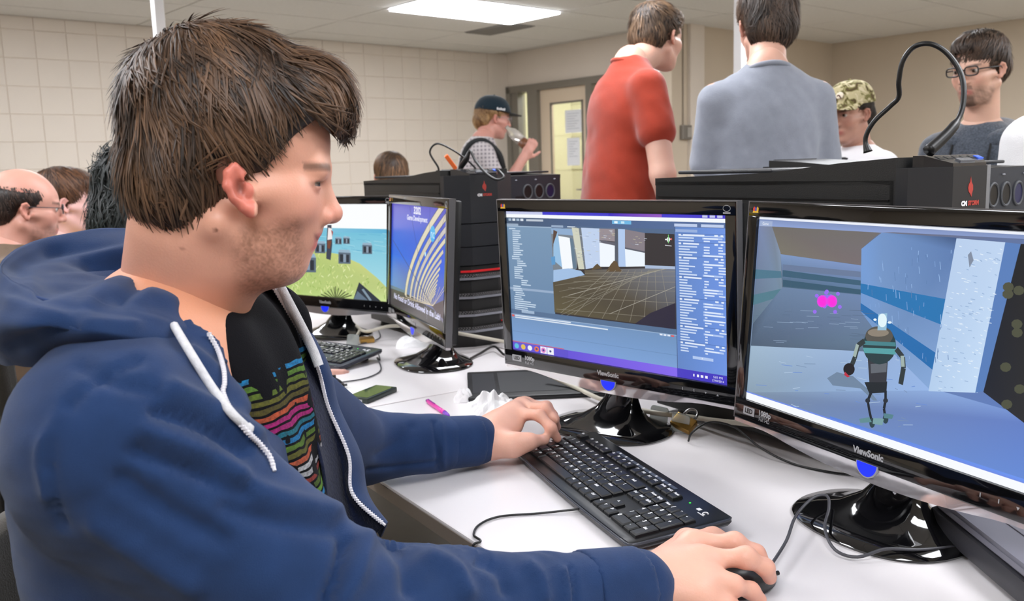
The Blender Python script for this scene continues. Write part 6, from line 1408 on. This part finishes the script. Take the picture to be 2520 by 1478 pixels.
# grey T-shirt
grey = person('broad standing man in a grey T-shirt with his back to the camera', xy(1888, 2.84), 1.62, 1.80, head=Wd(1884, 62, 2.86), hyaw=.0, hpitch=.08, shirt=M_greytee, sleeve=.72, skin=(222, 174, 154), fat=.95, arms={'R': ((.03, .03, -.27), (-.06, .24, .04)), 'L': ((-.01, .06, -.27), (.06, .24, .04))}, hairspec=dict(n=3000, c0=(34, 27, 23), c1=(104, 82, 66), length=.07, seed=5, jitter=.5, curl=.5, shapes=[((-14, 0, 48), (112, 90, 86)), ((-62, 0, -10), (62, 80, 88))], zb=[(-140, -86), (-80, -92), (-50, -70), (-20, -30), (-5, 10), (40, 30), (130, 50)]), shirt_noise=.02)
# drinking man with a dark cap
dc = 5.5; sh_ = None
cap = person('man in a dark cap and pale checked shirt drinking by the door', xy(1168, 5.5), .12, 1.68, head=Wd(1213, 291, 5.5), hyaw=.12, hpitch=.15, lean=.16, shirt=stripey('check_shirt', (196, 190, 192), (112, 106, 114), 14), sleeve=.85, skin=(220, 160, 146), arms={'R': ((.10, -.03, -.24), (.135, .05, .20), (.4, -.9, .2), .75)}, hairspec=dict(n=1500, c0=(120, 84, 50), c1=(214, 176, 124), length=.07, seed=8, curl=.4, shapes=[((-14, 0, 40), (106, 84, 60)), ((-66, 0, -20), (56, 76, 60))], zb=[(-140, -70), (-70, -84), (-30, -60), (-8, -20), (20, -10), (34, 30), (130, 46)]))
r, R, hc, J, off, hk = cap
M_cap = cloth('navy_cap', (26, 44, 56), .15, 60); cp = ball_cap(r, R, hc, off, hk*1.02, M_cap, mat('cap_brim', (18, 20, 24), .7), True)
for q in range(5): MB().box((-.004, -.001, -.007), (.004, .001, .007-.003*(q % 2))).build('cap_mark', M_whiteprint, cp).matrix_basis = Matrix.Translation(tuple(R@(np.array([2+11*q, -92.5+.8*abs(q-1), 54])*.001)+hc-off))@Matrix(R.tolist()).to_4x4()
glasses(r, R, hc, off, hk, (150, 150, 155), thin=.0011)
fw_ = J['fwd']; st = [J['chest']-fw_*.145-np.array([0, 0, .12])+J['lat']*-.08, J['shR']-fw_*.10+np.array([0, 0, .02])+J['lat']*.05, J['shR']+np.array([0, 0, .073])+J['lat']*.05, J['shR']+fw_*.095+np.array([0, 0, -.0])+J['lat']*.06, J['chest']+fw_*.14+J['lat']*-.09]
MB().tube(spline([p-off for p in st], 40), .017, 8).build('shoulder_strap', mat('strap_black', (24, 28, 30), .7), r, smooth=True)
wR = J['wrR']; hp = wR+(J['wrR']-J['elR'])/np.linalg.norm(J['wrR']-J['elR'])*.075
bdir = Wd(1300, 362, 5.42)-Wd(1246, 312, 5.44); bdir /= np.linalg.norm(bdir); b0 = Wd(1246, 312, 5.43)
br = thing('drink_bottle', 'clear bottle with brown base held to the drinking man\'s mouth', 'bottle', b0); q_ = Vector((0, 0, 1)).rotation_difference(Vector(bdir)); br.rotation_mode = 'QUATERNION'; br.rotation_quaternion = q_
MB().lathe([(.013, 0), (.014, .02), (.03, .05), (.033, .07), (.033, .13)], 18).build('bottle_body', mat('bottle_clear', (226, 222, 216), .1, trans=.6), br, smooth=True); MB().lathe([(.0335, .13), (.0335, .172), (.03, .18)], 18).build('bottle_base', mat('bottle_brown', (120, 76, 50), .4), br, smooth=True)
# camouflage cap
camo = person('man in a camouflage cap and white jacket behind the grey T-shirt', None, 3.5, 1.50, head=Wd(2092, 280, 3.75), hyaw=.25, hpitch=.12, shirt=mat('jacket_white', (232, 232, 236), .8), long_sleeve=True, collar=mat('tee_black', (22, 22, 27), .85), skin=(206, 156, 136), hairspec=dict(n=700, c0=(30, 24, 20), c1=(70, 54, 44), length=.03, seed=3, shapes=[((-12, 0, 40), (100, 80, 56)), ((-62, 0, -5), (50, 72, 58))], zb=[(-140, -56), (-60, -60), (-20, -20), (6, -10), (22, -18), (34, 20), (130, 50)]))
r, R, hc, J, off, hk = camo
M_camo = mat('camouflage', (168, 158, 120), .9, spec=.2); nt = M_camo.node_tree; tc = nt.nodes.new('ShaderNodeTexCoord'); vz = nt.nodes.new('ShaderNodeTexNoise'); vz.inputs['Scale'].default_value = 26; vz.inputs['Distortion'].default_value = 1.5; nt.links.new(tc.outputs['Object'], vz.inputs['Vector']); rp = nt.nodes.new('ShaderNodeValToRGB'); rp.color_ramp.interpolation = 'CONSTANT'
for i, (p_, c_) in enumerate(((0, (88, 74, 50)), (.38, (120, 116, 72)), (.46, (186, 176, 138)), (.58, (206, 196, 164)), (.68, (96, 84, 58)))):
    e_ = rp.color_ramp.elements[0] if i == 0 else (rp.color_ramp.elements[1] if i == 1 else rp.color_ramp.elements.new(p_)); e_.position = p_; e_.color = rgba(c_)
nt.links.new(vz.outputs['Fac'], rp.inputs[0]); nt.links.new(rp.outputs[0], nt.nodes['Principled BSDF'].inputs['Base Color'])
cp = ball_cap(r, R, hc, off, hk*1.02, M_camo, M_camo)
MB().lathe([(.016, 0), (.012, .004)], 14).build('cap_badge', mat('badge_cream', (225, 215, 195), .6), cp).matrix_basis = Matrix.Translation(tuple(R@(np.array([98, 22, 84])*.001)+hc-off))@(Vector((0, 0, 1)).rotation_difference(Vector(R@np.array([.8, .2, .5])))).to_matrix().to_4x4()
MB().tube([R@(np.array([104, 32-64*t, 72+14*math.sin(t*9)])*.001)+hc-off for t in np.linspace(0, 1, 14)], .003, 5).build('cap_badge', mat('badge_brown', (84, 48, 34), .7), cp)
for s in (-1, 1): MB().tube([J['neck']-off+J['fwd']*(.06+.05*t)+J['lat']*s*(.05+.0*t)-np.array([0, 0, .02+.30*t]) for t in np.linspace(0, 1, 8)], .014, 8).build('jacket_lapel', mat('jacket_white', (232, 232, 236), .8), r, smooth=True)
MB().box((-.05, -.05, -.28), (.05, .03, -.03), .02).build('undershirt', mat('tee_black', (22, 22, 27), .85), r).location = tuple(J['neck']-off+J['fwd']*.085)
# spectacled man in a knit hoodie
M_knit = cloth('charcoal_knit', (82, 90, 102), .75, 150, .95, 1.0, 160, .4)
gl = person('bearded man with black glasses and charcoal knit sweater at right', None, -2.35, 1.575, head=Wd(2410, 172, 3.12), hyaw=-.22, hpitch=.12, shirt=M_knit, long_sleeve=True, skin=(224, 178, 156), collar=mat('tee_black', (22, 22, 27), .85), stubble=((70, 50, 40), 1.1), browcol=(40, 28, 22), hairspec=dict(n=2200, c0=(38, 29, 24), c1=(100, 78, 62), length=.055, seed=9, fwd=.25, shapes=[((-12, 0, 52), (108, 84, 86)), ((-58, 0, 4), (58, 74, 70)), ((52, 0, 84), (50, 62, 40))], zb=[(-130, -60), (-70, -64), (-30, -38), (-16, 8), (6, 14), (14, -24), (26, -24), (34, 24), (56, 58), (75, 66), (130, 64)]), fat=.98)
r, R, hc, J, off, hk = gl; glasses(r, R, hc, off, hk, (24, 20, 22), thin=.0026)
n0 = J['neck']-off
for i in range(4): MB().lathe([(.010, 0), (.008, .004)], 12).build('button', mat('button_dark', (30, 28, 28), .4), r).matrix_basis = Matrix.Translation(tuple(n0+J['fwd']*(.088+.02*i)-np.array([0, 0, .07+.055*i])))@(Vector((0, 0, 1)).rotation_difference(Vector(J['fwd']))).to_matrix().to_4x4()
SHd = Sdf(); 
for a_ in np.linspace(-2.4, 2.4, 13): SHd.E(J['neck']-J['fwd']*.085*math.cos(a_)*1.0+J['lat']*.095*math.sin(a_)+np.array([0, 0, -.005-.03*(1-math.cos(a_))]), (.038, .038, .036), .03)
hm2 = SHd.mesh(.008); obj_np('knit_hood', hm2[0]-off, hm2[1], M_knit, r, True)
for s in (-1, 1): MB().tube(spline([n0+J['fwd']*.07+J['lat']*s*.06-np.array([0, 0, .02]), n0+J['fwd']*.135+J['lat']*s*.065-np.array([0, 0, .14]), n0+J['fwd']*.15+J['lat']*s*.06-np.array([0, 0, .28])], 20), .004, 6).build('hood_cord', mat('cord_black', (16, 16, 18), .8), r, smooth=True)
# white shirt at the right edge
person('person in a white shirt cut off by the right edge of the picture', xy(2735, 2.2), 1.5, 1.58, shirt=M_wht, long_sleeve=True, hairspec=dict(n=500), fat=1.25)
# balding man, left
bald = person('balding seated man with glasses and brown jacket at far left', None, .62, 1.74, head=Wd(62, 512, 2.82), hyaw=-.12, hpitch=.1, lean=.18, seated=True, seatz=.40, shirt=cloth('brown_jacket', (104, 84, 66), .2, 60), long_sleeve=True, skin=(224, 164, 146), stubble=((92, 66, 56), 1.0), collar=mat('tee_black', (22, 22, 27), .85), fat=1.1, hairspec=dict(n=1200, c0=(38, 28, 25), c1=(84, 62, 52), length=.022, jitter=.15, seed=6, lift=(.0, .003), zb=[(-130, -62), (-70, -66), (-30, -40), (-14, 8), (6, 14), (12, -20), (30, -20), (40, 20), (60, 40), (130, 40)], shapes=[((-16, 0, 34), (102, 80, 60)), ((-58, 0, 0), (54, 72, 64))], extra=lambda L: (L[..., 2]-.052-.35*np.minimum(0, L[..., 0]+.02)*-1*.6).astype(np.float32)))
glasses(bald[0], bald[1], bald[2], bald[4], bald[5], (60, 60, 66), thin=.0014)
# woman with brown hair and yellow top
LONG_ZB = [(-140, -150), (-60, -160), (-20, -150), (6, -110), (20, -60), (30, -10), (46, 40), (75, 60), (130, 62)]
wom = person('seated woman with brown hair and yellow top at left', None, .45, 1.64, head=Wd(166, 498, 3.4), headk=1.04, hyaw=-.12, hpitch=.05, lean=.1, seated=True, seatz=.42, shirt=cloth('yellow_top', (222, 190, 40), .1, 40), skin=(238, 190, 182), hairspec=dict(n=1600, c0=(62, 40, 28), c1=(126, 86, 58), length=.10, seed=7, grav=1.0, zb=[(-140, -80), (-80, -96), (-40, -80), (-10, -50), (10, -60), (26, -40), (40, 30), (75, 66), (130, 66)]))
# dark curly hair
cur = person('seated person with long dark curly hair behind the man\'s head', None, .5, 1.64, head=Wd(362, 484, 2.42), hyaw=-.05, hpitch=.1, lean=.12, seated=True, seatz=.42, shirt=cloth('dark_top', (30, 30, 36), .2, 60), long_sleeve=True, skin=(228, 176, 160), arms={'R': ((.20, -.02, -.20), (.20, .02, -.03))}, hairspec=dict(n=3000, c0=(12, 16, 16), c1=(36, 48, 48), length=.16, width=.0026, seed=13, jitter=.6, curl=1.6, grav=1.0, lift=(.0, .03), shapes=[((-16, 0, 48), (116, 94, 90)), ((-66, 0, -60), (72, 92, 120)), ((-40, 0, -130), (70, 96, 70))], zb=[(-160, -190), (-20, -190), (0, -120), (10, -20), (34, 30), (130, 56)]))
# top of a seated head behind the far tower
bob = person('seated person behind the far tower, only brown hair showing', None, 1.9, 1.64, head=Wd(962, 436, 4.55), hpitch=.05, seated=True, seatz=.46, shirt=cloth('dark_top', (30, 30, 36), .2, 60), hairspec=dict(n=1400, c0=(60, 42, 28), c1=(138, 100, 66), length=.10, seed=17, grav=1.0, zb=LONG_ZB))
for (pp, yw, lb) in ((bald, .62, 'chair under the balding man'), (wom, .45, 'chair under the woman in yellow'), (cur, .5, 'chair under the curly-haired person'), (bob, 1.9, 'chair under the person behind the far tower')): chair(pp[4][0], pp[4][1], yw, lb)
# a blue-grey chair back by the door
p = Wd(1415, 470, 4.2); chair(p[0], p[1], 2.2, 'blue-grey chair back beside the man in the red T-shirt', (92, 98, 124))
